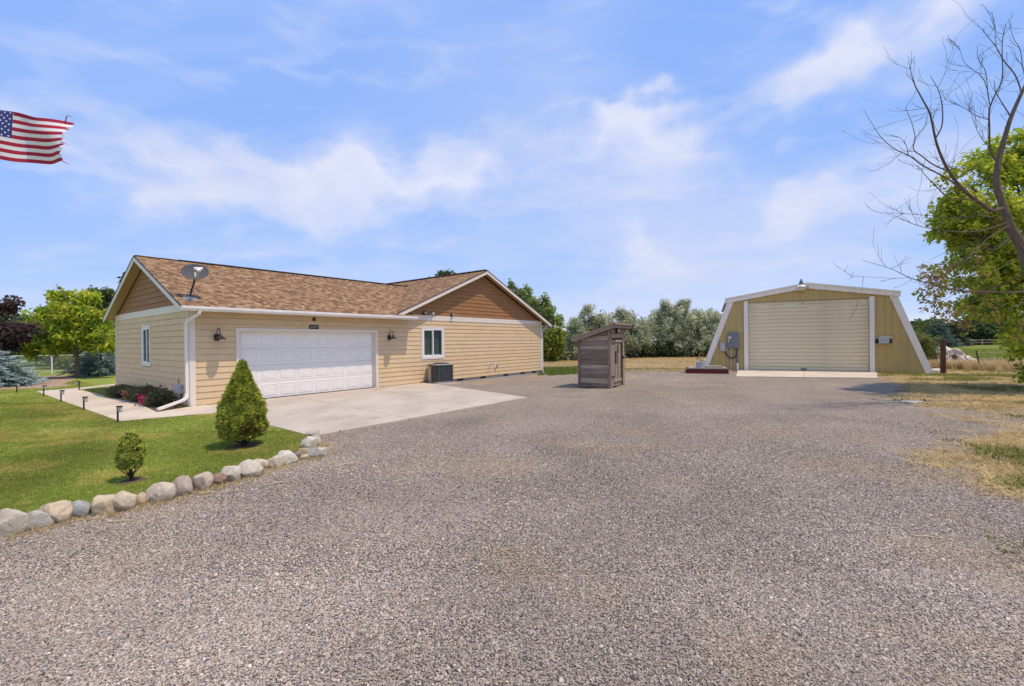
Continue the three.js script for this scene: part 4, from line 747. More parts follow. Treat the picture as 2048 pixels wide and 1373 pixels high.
// ---------------------------------------------------------------- border stones
{
  const tones = [[0.52, 0.49, 0.44], [0.44, 0.45, 0.44], [0.58, 0.50, 0.40], [0.38, 0.40, 0.42], [0.54, 0.47, 0.37], [0.60, 0.53, 0.42], [0.60, 0.50, 0.41], [0.58, 0.54, 0.48], [0.46, 0.40, 0.36], [0.52, 0.46, 0.40], [0.30, 0.22, 0.19], [0.60, 0.57, 0.51], [0.54, 0.52, 0.47], [0.62, 0.57, 0.49], [0.55, 0.50, 0.43], [0.57, 0.55, 0.51], [0.26, 0.26, 0.28], [0.55, 0.50, 0.46], [0.52, 0.43, 0.30], [0.50, 0.50, 0.47], [0.58, 0.56, 0.51], [0.60, 0.58, 0.54], [0.46, 0.45, 0.43]];
  const names = ['pale cracked stone at the left end of the border', 'grey-green wedge stone, second from the left end of the border', 'large cream stone, third from the left end of the border', 'speckled blue-grey stone, fourth from the left end of the border', 'tan slanted stone left of the smooth round boulder', 'smooth round cream boulder left of the smallest pinkish stone', 'small pinkish stone wedged between the round boulder and a white one', 'large white pitted stone right of the small pinkish one', 'brownish rounded stone left of the blocky one', 'blocky flat-topped tan stone left of the dark brown one', 'small dark reddish-brown stone in the border', 'tall pale egg-shaped stone right of the dark brown one', 'broad smooth grey-cream stone in front of a whiter one', 'whitish stone half hidden behind the broad smooth one', 'cream stone with a dark underside, in the middle of the border', 'long pale mottled stone left of the small dark grey one', 'small dark grey stone near the right end of the border', 'small pinkish flat stone in front of the border\'s right end', 'flat yellowish stone behind the small flat pinkish one', 'long grey angular stone at the border\'s front right corner', 'pointed grey-white stone behind the long angular one', 'white upright stone near the driveway corner', 'low grey stone touching the driveway slab corner'];
  ROCKS.forEach(([x, d, rx, ry, rz, cy], k) => {
    const g = new THREE.IcosahedronGeometry(1, 14), p = g.attributes.position, q = rng(600 + k), planes = [];
    for (let i = 0; i < 9; i++) { const a = q() * 6.28, z = q() * 1.7 - 0.7, r = Math.sqrt(Math.max(0, 1 - z * z)); planes.push([r * Math.cos(a), z, r * Math.sin(a), 0.56 + 0.28 * q()]); }
    for (let i = 0; i < p.count; i++) {
      let X = p.getX(i), Y = p.getY(i), Z = p.getZ(i), s = 1;
      for (const [a, b, c, h] of planes) { const dp = X * a + Y * b + Z * c; if (dp > h) s = Math.min(s, mix(1, h / dp, 0.85)); }
      const f = s * (0.94 + 0.26 * (fbm3(X * 1.3 + k * 7, Y * 1.3, Z * 1.3, 3, 61) - 0.5)) + 0.035 * (fbm3(X * 5 + k, Y * 5, Z * 5, 3, 67) - 0.5);
      p.setXYZ(i, X * f * rx * 1.14, Y * f * ry * 1.42, Z * f * rz * 1.12);
    }
    const uv = g.attributes.uv; for (let i = 0; i < uv.count; i++) uv.setXY(i, (p.getX(i) + p.getZ(i) * 0.6) * 2.6 + k * 0.3, (p.getY(i) + p.getZ(i) * 0.6) * 2.6);
    const m = part('border_stone', toCreasedNormals(g, 0.9), mat([tones[k][0] * 1.1, tones[k][1] * 1.07, tones[k][2] * 1.0], 0.9, { map: texRock, bumpMap: bumpRock, bumpScale: 0.014 }));
    m.position.set(x, Math.max(cy, ry * 0.78), -d); m.rotation.y = 0.5 * (q() - 0.5) + 0.35; m.rotation.z = (q() - 0.5) * 0.5;
    tag(m, names[k], 'stone', 'stones edging the lawn');
  });
}
// ---------------------------------------------------------------- outhouse
{
  const D = 1.27, Wd = 1.75, TURN = -1.03, t = thing('outhouse', 'weathered grey wooden outhouse standing on the gravel', 'outhouse', [3.68, gy(3.68, 16.73), -16.73], 0);
  // local x: along the door front (to the right, away), local z: along the plank side to the left
  t.rotation.y = Math.atan2(0.857, 0.515);
  const hF = 2.30, hB = 1.90, slope = (hF - hB) / D, Rr = rng(5);
  const wmats = [M.wood, M.woodDark, M.woodPale, M.wood, M.woodDark];
  // x right along front: (0.515, 0.857 depth); z = out of the front: towards the right front; the side wall runs back along -z
  const side = group('side_wall', t);
  let y = 0.02; const hts = [0.16, 0.2, 0.14, 0.22, 0.15, 0.2, 0.17, 0.21, 0.14, 0.2, 0.16, 0.22, 0.2];
  for (let k = 0; y < hF - 0.06 && k < 13; k++) {
    const h = Math.min(hts[k], hF - 0.03 - y);
    const back = (yy) => Math.max(0.1, Math.min(D - 0.01, (hF - 0.03 - yy) / slope));
    const g = lap(0.06, back(y), 0.06, back(y + h), y, y + h - 0.004, 0.024 + 0.006 * Rr(), 0.018 + 0.004 * Rr());
    // lap() builds in the xy plane with its face to +z: turn it so that x runs back and the face looks left (-x)
    g.applyMatrix4(new THREE.Matrix4().set(0, 0, -1, 0, 0, 1, 0, 0, -1, 0, 0, 0, 0, 0, 0, 1));
    part('siding_board', flip(g), Object.assign(wmats[Math.floor(Rr() * 5)].clone(), { side: THREE.DoubleSide }), side); y += h;
  }
  part('wall', [bx(0.02, hB, D - 0.04, Wd - 0.012, hB / 2, -D / 2), bx(Wd - 0.04, hB, 0.02, Wd / 2, hB / 2, -D + 0.012)], M.wood, t);
  part('corner_post', [bx(0.075, hF - 0.01, 0.09, -0.012, hF / 2, -0.028)], M.wood, t);
  part('corner_post', [bx(0.05, hB - 0.03, 0.09, -0.024, (hB - 0.03) / 2, -D + 0.03)], M.woodDark, t);
  part('corner_post', [bx(0.09, hF - 0.02, 0.07, Wd - 0.03, hF / 2, -0.03)], M.wood, t);
  // door front
  const fr = group('front_wall', t);
  part('header_board', bx(Wd - 0.2, 0.20, 0.03, Wd / 2, hF - 0.12, 0.0), M.woodRed, fr);
  part('header_board', bx(Wd - 0.25, 0.16, 0.028, Wd / 2, hF - 0.32, -0.002), M.woodPale, fr);
  part('jamb_board', bx(0.12, hF - 0.40, 0.03, 0.125, (hF - 0.40) / 2, 0.0), M.woodPale, fr);
  part('jamb_board', bx(0.15, hF - 0.40, 0.03, Wd - 0.15, (hF - 0.40) / 2, 0.0), M.woodPale, fr);
  const dr = group('door', t); let X = 0.20; const ws = [0.17, 0.2, 0.15, 0.22, 0.18, 0.16];
  for (let k = 0; k < 6 && X < Wd - 0.24; k++) { const w = Math.min(ws[k], Wd - 0.235 - X); part('door_board', rb(w - 0.012, hF - 0.50 - 0.04 * Rr(), 0.026, X + w / 2, (hF - 0.50) / 2 + 0.04, 0.008 + 0.006 * Rr(), 0.004), wmats[[2, 0, 2, 0, 2, 1][k]], dr); X += w; }
  part('batten', bx(0.95, 0.10, 0.03, 0.78, 0.26, 0.04), M.woodPale, dr);
  part('batten', bx(0.90, 0.09, 0.03, 0.88, hF - 0.50, 0.042).applyMatrix4(new THREE.Matrix4().makeRotationZ(-0.015)), M.woodPale, dr);
  for (const yy of [0.42, hF - 0.60]) part('hinge', [bx(0.26, 0.045, 0.012, 0.26, yy, 0.034), bx(0.06, 0.10, 0.014, 0.17, yy, 0.03)], M.rust, dr);
  // crescent moon cut-out and latch
  { const s = new THREE.Shape(); s.absarc(0, 0, 0.16, 0.5, Math.PI * 2 - 0.5, false); s.absarc(0.10, 0, 0.125, Math.PI * 2 - 0.72, 0.72, true); part('moon', new THREE.ExtrudeGeometry(s, { depth: 0.006, bevelEnabled: false }).scale(0.8, 1, 1).rotateZ(0.25).translate(0.86, hF - 0.82, 0.024), M.dark, dr); }
  part('latch', [bx(0.05, 0.14, 0.02, Wd - 0.26, 1.12, 0.035), cyl(0.018, 0.018, 0.05, Wd - 0.26, 1.12, 0.05, 10)], M.dark, dr);
  // roof of boards on a frame, sloping back
  const roof = group('roof', t), o = 0.2;
  const top = (z) => hF + 0.055 + slope * z;
  for (const x of [-0.16, Wd + 0.10]) part('fascia', beam([x, top(o) - 0.085, o], [x, top(-D - 0.22) - 0.085, -D - 0.22], 0.03, 0.11), M.woodRed, roof);
  part('fascia', bx(Wd + 0.23, 0.115, 0.03, Wd / 2 - 0.03, top(o) - 0.085, o + 0.012), M.woodRed, roof);
  for (let k = 0; k < 8; k++) { const w = (Wd + 0.32) / 8, x = -0.19 + w * (k + 0.5); part('roof_board', beam([x, top(o + 0.05) + 0.0, o + 0.05], [x, top(-D - 0.26) + 0.0, -D - 0.26], w - 0.008, 0.055), k % 2 ? M.wood : M.woodRed, roof); }
  part('roof_edge', bx(Wd + 0.32, 0.062, 0.03, Wd / 2 - 0.03, top(o + 0.05) + 0.002, o + 0.066), M.woodPale, roof);
  // things on it
  const at = (x, y, z) => { const v = new THREE.Vector3(x, y, z).applyAxisAngle(new THREE.Vector3(0, 1, 0), t.rotation.y).add(t.position); return v.toArray(); };
  const lamp = thing('flood_light', 'small solar floodlight over the outhouse door', 'floodlight', at(0.70, hF - 0.13, 0.02), t.rotation.y);
  part('case', rb(0.26, 0.17, 0.08, 0, 0, 0.04, 0.02), M.dark, lamp); part('lens', bx(0.18, 0.085, 0.01, 0.02, 0.01, 0.083), M.frost, lamp);
  const sign = thing('sign_board', 'dark wooden sign with pale lettering on the outhouse door', 'sign', at(0.60, 1.18, 0.045), t.rotation.y);
  part('board', rb(0.26, 0.44, 0.02, 0.0, 0, 0.0, 0.004), mat([0.075, 0.062, 0.06], 0.8), sign);
  { const cv = document.createElement('canvas'); cv.width = 128; cv.height = 220; const c = cv.getContext('2d'); c.fillStyle = '#4a4242'; c.fillRect(0, 0, 128, 220); c.strokeStyle = '#9c9490'; c.lineWidth = 6; const q = rng(3); for (const [yy, a] of [[34, 0.5], [72, 0.5], [112, 0.6], [150, 0.9], [188, 1]]) { c.globalAlpha = a; c.beginPath(); for (let k = 0; k < 9; k++) { const x = 18 + k * 11.5, v = yy + (q() - 0.5) * 22; k ? c.lineTo(x, v) : c.moveTo(x, v); } c.stroke(); } const tx = new THREE.CanvasTexture(cv); tx.colorSpace = THREE.SRGBColorSpace; part('lettering', new THREE.PlaneGeometry(0.24, 0.42).translate(0, 0, 0.0115), new THREE.MeshPhysicalMaterial({ map: tx, roughness: 0.85 }), sign); }
}
// ---------------------------------------------------------------- the shop (local x along its front, z out of it)
const onShop = (s, y, o) => { const [x, d] = sw(s, o); return [x, y, -d]; };
{
  const t = thing('shop_building', 'yellow metal shop with slanted side walls and wide roll-up door', 'shop', [SX, 0, -SD], STURN), L = 13;
  const C = 3.08, bw = 5.15, tw = 3.78, eY = 3.97, aY = 4.62, base = -0.12;
  const DL = 0.27, DR = 5.80, DH = 3.86;
  const edgeL = (y) => C - mix(bw, tw, (y + 0.02) / (eY + 0.02)), edgeR = (y) => C + mix(bw, tw, (y + 0.02) / (eY + 0.02)), roofY = (x) => mix(aY, eY, Math.abs(x - C) / tw);
  // front cladding: ribbed sheets, each its own piece
  const fw = group('front_wall', t), rib = 0.305; let k = 0;
  const sheet = (x0, x1, yb, top, m) => {
    const n = Math.max(2, Math.round((x1 - x0) / 0.02)), pos = [], uv = [], idx = [];
    const prof = (x) => { const f = ((x % rib) + rib) % rib / rib; return f < 0.12 ? 0.036 * sm(f / 0.06 > 1 ? 2 - f / 0.06 : f / 0.06) : (f > 0.42 && f < 0.48) || (f > 0.68 && f < 0.74) ? 0.008 : 0; };
    for (let i = 0; i <= n; i++) { const x = mix(x0, x1, i / n), z = prof(x), b = yb(x), tp = Math.max(b, top(x)); pos.push(x, b, z, x, tp, z); uv.push(x, b, x, tp); }
    for (let i = 0; i < n; i++) { const a = i * 2; idx.push(a, a + 2, a + 1, a + 1, a + 2, a + 3); }
    const g = new THREE.BufferGeometry(); g.setAttribute('position', new THREE.Float32BufferAttribute(pos, 3)); g.setAttribute('uv', new THREE.Float32BufferAttribute(uv, 2)); g.setIndex(idx); g.computeVertexNormals(); const mm = m; part('wall_sheet', g, mm, fw);
  };
  const A = Object.assign(M.shopWall.clone(), { side: THREE.DoubleSide }), B = Object.assign(M.shopWallB.clone(), { side: THREE.DoubleSide });
  for (let x = C - bw; x < C + bw - 0.01; x += 0.915, k++) {
    const x1 = Math.min(x + 0.914, C + bw), cuts = [x, DL, DR, x1].filter((v) => v >= x && v <= x1).sort((a, b) => a - b);
    for (let i = 0; i < cuts.length - 1; i++) if (cuts[i + 1] - cuts[i] > 0.01) {
      const door = (cuts[i] + cuts[i + 1]) / 2 > DL && (cuts[i] + cuts[i + 1]) / 2 < DR;
      const top = (u) => Math.min(roofY(u), u < C - tw ? ((u - (C - bw)) / (bw - tw)) * (eY + 0.02) - 0.02 : u > C + tw ? ((C + bw - u) / (bw - tw)) * (eY + 0.02) - 0.02 : 99);
      sheet(cuts[i], cuts[i + 1], door ? () => DH : () => base, top, k % 2 ? A : B);
    }
  }
  // side walls and roof run back
  const run = (p, q, m, name) => { const g = new THREE.BufferGeometry(); const v = [[p[0], p[1], 0.0], [q[0], q[1], 0.0], [q[0], q[1], -L], [p[0], p[1], -L]], pos = []; for (const i of [0, 1, 2, 0, 2, 3]) pos.push(...v[i]); g.setAttribute('position', new THREE.Float32BufferAttribute(pos, 3)); g.setAttribute('uv', new THREE.Float32BufferAttribute([0, 0, 4, 0, 4, L, 0, 0, 4, L, 0, L], 2)); g.computeVertexNormals(); return part(name, g, Object.assign(m.clone(), { side: THREE.DoubleSide }), t); };
  run([C - bw, -0.1], [C - tw, eY], M.shopRoof, 'side_wall'); run([C + bw, -0.1], [C + tw, eY], M.shopRoof, 'side_wall');
  run([C - tw - 0.16, eY + 0.10], [C, aY + 0.14], M.shopRoof, 'roof'); run([C + tw + 0.16, eY + 0.10], [C, aY + 0.14], M.shopRoof, 'roof');
  { const s = polyShape([[C - bw, base], [C + bw, base], [C + tw, eY], [C, aY], [C - tw, eY]]); part('back_wall', new THREE.ShapeGeometry(s).translate(0, 0, -L), A, t); }
  // white trims
  const tr = (a, b, w, d, name = 'trim') => part(name, beam(a, b, w, d), M.shopTrim, t);
  for (const s of [-1, 1]) {
    const e = s < 0 ? edgeL : edgeR, sh = polyShape([[e(-0.14) + s * 0.10, -0.14], [e(-0.14) - s * 0.20, -0.14], [e(eY) - s * 0.26, eY - 0.01], [e(eY) + s * 0.06, eY - 0.01]]);
    part('corner_trim', new THREE.ExtrudeGeometry(sh, { depth: 0.075, bevelEnabled: false }).translate(0, 0, -0.03), M.shopTrim, t);
    const rr = polyShape([[C, aY - 0.12], [C + s * (tw + 0.18), eY - 0.12], [C + s * (tw + 0.18), eY + 0.15], [C, aY + 0.17]]);
    part('rake_trim', new THREE.ExtrudeGeometry(rr, { depth: 0.10, bevelEnabled: true, bevelSize: 0.006, bevelThickness: 0.01, bevelSegments: 1 }).translate(0, 0, -0.01), M.shopTrim, t);
    const r2 = polyShape([[C, aY + 0.11], [C + s * (tw + 0.20), eY + 0.09], [C + s * (tw + 0.20), eY + 0.155], [C, aY + 0.175]]);
    part('rake_cap', new THREE.ExtrudeGeometry(r2, { depth: 0.16, bevelEnabled: false }).translate(0, 0, -0.015), M.shopTrim, t);
    part('door_jamb', bx(0.20, DH + 0.06 + 0.06, 0.085, s < 0 ? DL - 0.10 : DR + 0.10, (DH + 0.06 - 0.06) / 2, 0.0225), M.shopTrim, t);
  }
  part('peak_cap', bx(0.34, 0.16, 0.03, C, aY + 0.05, 0.11), M.shopTrim, t);
  // roll-up door: curved slats
  const door = group('rollup_door', t), n = 19, sh = (DH - 0.02) / n;
  for (let i = 0; i < n; i++) { const pr = polyShape([[0, 0.004], [0.010, 0.010], [0.024, sh * 0.32], [0.026, sh * 0.6], [0.013, sh - 0.012], [0.002, sh - 0.004], [-0.02, sh - 0.004], [-0.02, 0.004]]); const g = new THREE.ExtrudeGeometry(pr, { depth: DR - DL - 0.004, bevelEnabled: false }); g.applyMatrix4(new THREE.Matrix4().set(0, 0, 1, DL + 0.002, 0, 1, 0, 0.03 + i * sh, 1, 0, 0, -0.10, 0, 0, 0, 1)); part('door_slat', flip(g), M.shopDoor, door); }
  part('bottom_bar', bx(DR - DL - 0.02, 0.07, 0.05, (DL + DR) / 2, 0.02, -0.09), M.galv, door);
  part('latch', rb(0.26, 0.11, 0.05, (DL + DR) / 2 - 0.1, 0.14, -0.06, 0.01), M.greyBox, door);
  part('lintel', bx(DR - DL, 0.10, 0.16, (DL + DR) / 2, DH + 0.045, -0.085), M.dark, t);
  part('stop_bracket', bx(0.05, 0.22, 0.03, (DL + DR) / 2 - 0.1, DH - 0.12, -0.05), M.galv, t);
}
// yard light on the peak
{
  const t = thing('yard_light', 'barn-style yard light on the peak of the shop', 'yard light', onShop(2.80, 4.48, 0.10), STURN);
  part('bracket', [beam([0.28, 0.10, 0.02], [0.05, 0.22, 0.10], 0.04, 0.04), rb(0.12, 0.12, 0.04, 0.30, 0.10, 0.02, 0.008)], M.galv, t);
  part('ballast', [cyl(0.075, 0.11, 0.22, 0, 0.30, 0.14), cyl(0.035, 0.035, 0.10, 0, 0.45, 0.14)], mat([0.16, 0.17, 0.19], 0.5), t);
  part('reflector', new THREE.LatheGeometry([[0.10, 0.19], [0.20, 0.15], [0.235, 0.06], [0.21, 0.055]].map((p) => new THREE.Vector2(...p)), 24).translate(0, 0, 0.14), Object.assign(M.frost.clone(), { side: THREE.DoubleSide }), t);
  part('refractor', cyl(0.205, 0.18, 0.17, 0, -0.03, 0.14, 24), mat([0.62, 0.57, 0.45], 0.3), t);
}
// meter panel, small box, conduits on the left; phone box on the right
{
  const t = thing('meter_panel', 'grey electric meter panel on the shop wall left of the door', 'meter panel', onShop(-0.47, 1.28, 0.02), STURN);
  part('cabinet', rb(0.60, 0.90, 0.17, 0, 0.45, 0.085, 0.012), M.greyBox, t);
  part('door', rb(0.385, 0.86, 0.02, 0.10, 0.45, 0.178, 0.006), M.greyBox, t); part('meter_cover', rb(0.19, 0.86, 0.02, -0.195, 0.45, 0.178, 0.006), M.greyBox, t);
  part('meter', [cyl(0.085, 0.085, 0.09, 0, 0, 0, 24).rotateX(Math.PI / 2).translate(-0.2, 0.60, 0.22)], M.frost, t); part('meter_face', [cyl(0.045, 0.045, 0.01, 0, 0, 0, 20).rotateX(Math.PI / 2).translate(-0.2, 0.60, 0.268)], M.acGrey, t);
  part('tag', bx(0.05, 0.07, 0.012, -0.255, 0.42, 0.192), M.frost, t);
  part('conduit', [cyl(0.055, 0.055, 1.36, -0.13, -0.66, 0.075)], M.pvc, t); part('conduit', [cyl(0.045, 0.045, 0.95, 0.20, -0.46, 0.08)], M.greyBox, t); part('conduit', [cyl(0.055, 0.055, 0.46, 0.20, -1.07, 0.085)], M.vinyl, t);
  part('cable', tube([[-0.42, -0.18, 0.07, 0.03], [-0.37, -0.35, 0.085, 0.03], [-0.22, -0.53, 0.15, 0.03], [-0.06, -0.57, 0.17, 0.03], [0.09, -0.48, 0.12, 0.03], [0.155, -0.25, 0.085, 0.03], [0.155, 0.0, 0.085, 0.03]], 9), M.dark, t);
  const b = thing('junction_box', 'small pale grey box on the shop wall left of the meter panel', 'junction box', onShop(-1.03, 1.10, 0.02), STURN);
  part('case', rb(0.27, 0.50, 0.12, 0, 0.25, 0.06, 0.012), M.lightBox, b); part('cover', rb(0.25, 0.46, 0.015, 0, 0.25, 0.124, 0.005), M.lightBox, b); part('lip', bx(0.29, 0.02, 0.14, 0, 0.505, 0.065), M.lightBox, b);
  const p = thing('electrical_box', 'grey double junction box with outlets on the shop wall right of the door', 'junction box', onShop(6.36, 1.50, 0.02), STURN);
  part('case', rb(0.42, 0.36, 0.13, 0, 0.18, 0.065, 0.012), M.lightBox, p);
  for (const s of [-1, 1]) for (const y of [0.09, 0.29]) part('connector', [cyl(0.045, 0.045, 0.13, 0, 0, 0).rotateZ(Math.PI / 2).translate(s * 0.27, y, 0.06)], y > 0.2 ? M.pvc : M.dark, p);
  part('outlet', [bx(0.03, 0.03, 0.006, -0.10, 0.17, 0.133), bx(0.03, 0.03, 0.006, 0.0, 0.17, 0.133), bx(0.03, 0.03, 0.006, 0.1, 0.17, 0.133)], M.greyBox, p);
  part('frame', bx(0.62, 0.34, 0.02, 0, 0.17, 0.01), M.edge, p);
}
// well cover with its yard hydrant
{
  const [x, d] = [10.45, 24.05], t = thing('well_cover', 'low dark red wooden well cover with a pale lid beside the shop', 'well cover', [x, 0, -d], STURN + 0.08);
  part('frame', [bx(2.05, 0.24, 0.06, 0, 0.12, 0.65), bx(2.05, 0.24, 0.06, 0, 0.12, -0.65), bx(0.06, 0.24, 1.24, -0.995, 0.12, 0), bx(0.06, 0.24, 1.24, 0.995, 0.12, 0)], M.redPaint, t);
  part('lid', [rb(1.9, 0.05, 1.36, 0.03, 0.275, -0.02, 0.01), rb(1.0, 0.07, 0.75, 0.28, 0.34, -0.1, 0.01), bx(2.2, 0.03, 0.16, -0.05, 0.255, 0.60)], mat([0.52, 0.50, 0.46], 0.8, { map: texWood }), t);
  part('end_block', bx(0.28, 0.06, 0.2, -1.2, 0.03, 0.62), M.pvc, t);
  const h = thing('yard_hydrant', 'brass faucet on a ribbed grey pipe standing on the well cover', 'hydrant', [x - 0.42, 0.30, -d + 0.25], STURN);
  part('pipe', [cyl(0.20, 0.20, 0.30, 0, 0.15, 0, 20), cyl(0.22, 0.22, 0.04, 0, 0.29, 0, 20), ...Array.from({ length: 10 }, (_, k) => bx(0.03, 0.28, 0.02, Math.sin(k * 0.628) * 0.205, 0.15, Math.cos(k * 0.628) * 0.205))], M.lightBox, h);
  part('riser', [cyl(0.03, 0.03, 0.32, 0, 0.45, 0)], M.galv, h);
  part('faucet', [tube([[0, 0.55, 0, 0.035], [-0.06, 0.66, 0, 0.03], [0.0, 0.75, 0, 0.025], [0.10, 0.74, 0, 0.022], [0.16, 0.64, 0, 0.022]], 8), tube([[0, 0.56, 0, 0.03], [-0.10, 0.54, 0.02, 0.03], [-0.18, 0.46, 0.02, 0.03]], 8), tube([[-0.02, 0.60, 0, 0.02], [0.1, 0.58, 0, 0.02]], 8)], M.brass, h);
  part('valve_handle', [beam([-0.02, 0.78, 0.0], [0.16, 0.84, 0.0], 0.02, 0.015)], M.rust, h);
  const hose = part('garden_hose', tube([[11.5, 0.02, -24.15, 0.014], [11.65, 0.06, -24.1, 0.014], [11.9, 0.05, -24.25, 0.014], [12.1, 0.02, -24.4, 0.014], [12.25, 0.02, -24.3, 0.014]], 7), mat([0.45, 0.20, 0.04], 0.6)); tag(hose, 'short orange garden hose on the ground beside the well cover', 'hose');
}
// ---------------------------------------------------------------- fences, posts, rubble at the right
{
  const t = thing('fence_post', 'rusty brown pipe post standing beside the shop corner', 'post', [21.11, 0, -21.85]);
  part('pipe', [new THREE.CylinderGeometry(0.105, 0.11, 1.66, 16, 1, true).translate(0, 0.83, 0), new THREE.TorusGeometry(0.098, 0.010, 6, 18).rotateX(Math.PI / 2).translate(0, 1.655, 0)], Object.assign(M.rust.clone(), { side: THREE.DoubleSide }), t);
  const w = thing('wire_fence', 'leaning green steel post and wire fence in tall dry grass', 'fence', [25.8, 0, -24.6]);
  const posts = [[-0.6, 0.6, -0.22, 1.15], [0.9, 0.9, -0.30, 1.2], [3.1, -0.1, -0.06, 1.25], [5.1, 0.35, -0.27, 1.45], [8.2, -0.4, 0.1, 1.3]], tops = [];
  for (const [x, z, lean, h] of posts) {
    const g = join([bx(0.045, h, 0.012, 0, h / 2, 0), bx(0.012, h, 0.045, 0, h / 2, 0.022)]).applyMatrix4(new THREE.Matrix4().makeRotationZ(-lean).setPosition(x + 0, -0.05, z)); const m = part('post', g, M.tealPost, w); tops.push([x, z, lean, h]);
    m.rotation.y = 0;
  }
  for (let r = 0; r < 3; r++) { const f = 0.35 + r * 0.27, pts = tops.map(([x, z, l, h]) => [x + Math.sin(l) * h * f, h * f * Math.cos(l) - 0.05, z, 0.0045]); part('wire', tube(pts, 5, 3), M.galv, w); }
  // heap of broken concrete
  const R = rng(711), list = [];
  for (let k = 0; k < 170; k++) { const a = R() * 6.28, q = Math.sqrt(R()), px = Math.cos(a) * q * 1.9, pz = Math.sin(a) * q * 1.5, top = 1.15 * Math.pow(1 - q, 0.7) * (0.5 + 0.6 * R()); list.push({ p: [28.4 + px, Math.max(0.04, top - 0.05), -29.5 + pz], r: [R() * 3, R() * 6, R() * 3], s: [0.12 + 0.25 * R(), 0.06 + 0.10 * R(), 0.12 + 0.2 * R()], c: (() => { const v = 0.75 + 0.4 * R(); return R() < 0.25 ? [0.46 * v, 0.36 * v, 0.27 * v] : [0.60 * v, 0.57 * v, 0.54 * v]; })() }); }
  const m = instanced('rubble', new THREE.DodecahedronGeometry(1, 0), M.pebble, list); tag(m, 'heap of broken pale concrete rubble behind the wire fence', null, null, 'stuff');
  const bs = new THREE.DodecahedronGeometry(0.25, 1).scale(1.4, 0.55, 1); const st = part('loose_stone', bs, mat([0.62, 0.60, 0.57], 0.9, { map: texRock })); st.position.set(21.75, 0.06, -22.9); tag(st, 'pale broken stone lying behind the rusty pipe post', 'stone');
  const sl = part('paving_piece', rb(0.5, 0.05, 0.32, 0, 0, 0, 0.015), mat([0.60, 0.58, 0.54], 0.9, { map: texRock })); sl.position.set(11.0, 0.02, -12.3); sl.rotation.y = 0.4; tag(sl, 'flat pale piece of paving stone in the weeds beside the gravel', 'stone');
}
// white chain link fence at the far left
{
  const A = [-33.5, 26.0], B = [-24.5, 30.2], n = 4, t = thing('chain_link_fence', 'low white chain link fence behind the young tree', 'fence', [A[0], 0, -A[1]]), V = (f, y) => [(B[0] - A[0]) * f, y, -(B[1] - A[1]) * f];
  for (let k = 0; k <= n; k++) part('post', cyl(0.04, 0.04, 1.22, ...((p) => [p[0], 0.61, p[2]])(V(k / n, 0)), 10), M.white, t);
  part('rail', beam(V(0, 1.2), V(1, 1.2), 0.05, 0.05), M.white, t);
  const w = []; const Ln = Math.hypot(B[0] - A[0], B[1] - A[1]); for (let s = -1.2; s < Ln; s += 0.085) { const c = (q) => clamp(q / Ln); w.push(beam(V(c(s), s < 0 ? -s : 0.02), V(c(s + 1.15), 1.17), 0.006, 0.006), beam(V(c(s), 1.17), V(c(s + 1.15), 0.02), 0.006, 0.006)); }
  const f = part('wire_mesh', w, M.galv, t); f.userData.kind = 'stuff';
}
// far rail fence and barn roof beyond the green field
{
  const t = thing('rail_fence', 'pale rail fence along the far side of the green field', 'fence', [86, 0, -93]); 
  for (let k = 0; k < 12; k++) part('post', bx(0.18, 1.3, 0.18, k * 2.4, 0.65, 0), M.woodPale, t);
  part('rail', [bx(27, 0.16, 0.06, 13, 0.55, 0.1), bx(27, 0.16, 0.06, 13, 1.1, 0.1)], M.woodPale, t);
  const b = thing('low_shed', 'low dark-roofed shed under the far trees', 'shed', [98, 0, -97.5]);
  part('wall', bx(3.4, 1.0, 2.4, 0, 0.5, 0), M.woodDark, b); part('roof', [new THREE.ExtrudeGeometry(polyShape([[-1.5, 0.95], [1.5, 0.95], [0.6, 1.6]]), { depth: 4, bevelEnabled: false }).rotateY(Math.PI / 2).translate(-2, 0, 0)], M.woodRed, b);
  const f = thing('board_fence', 'old grey board fence under the trees behind the house', 'fence', [2.6, 0, -42.5]);
  for (let k = 0; k < 4; k++) part('board', bx(2.6, 0.12, 0.03, 1.3, 0.3 + k * 0.17, 0.05), M.wood, f); for (let k = 0; k < 3; k++) part('post', bx(0.1, 1.0, 0.1, k * 1.3, 0.5, 0), M.woodDark, f);
}
// ---------------------------------------------------------------- trees and plants
// a spray of small folded leaves
function leafSpray(n, len, wid, spread, seed, up = 0.4, flat = 1) {
  const R = rng(seed), pos = [];
  for (let k = 0; k < n; k++) {
    const dir = new THREE.Vector3(R() - 0.5, (R() - 0.5) * 0.9, R() - 0.5).normalize(), o = new THREE.Vector3(R() - 0.5, (R() - 0.5) * flat, R() - 0.5).multiplyScalar(spread * 1.6);
    const nn = new THREE.Vector3(R() - 0.5, up + R() * 0.6, R() - 0.5).normalize(), side = dir.clone().cross(nn).normalize(), L = len * (0.65 + 0.7 * R()), W = wid * (0.65 + 0.7 * R());
    const up2 = side.clone().cross(dir).normalize(); if (up2.y < 0) up2.negate();
    const b = o, t = o.clone().addScaledVector(dir, L).addScaledVector(up2, -L * 0.18), m = o.clone().addScaledVector(dir, L * 0.45);
    const l = m.clone().addScaledVector(side, W / 2).addScaledVector(up2, W * 0.14), r = m.clone().addScaledVector(side, -W / 2).addScaledVector(up2, W * 0.14);
    for (const tri of [[b, l, t], [b, t, r]]) for (const v of tri) pos.push(v.x, v.y, v.z);
  }
  const g = new THREE.BufferGeometry(); g.setAttribute('position', new THREE.Float32BufferAttribute(pos, 3)); g.computeVertexNormals(); return g;
}
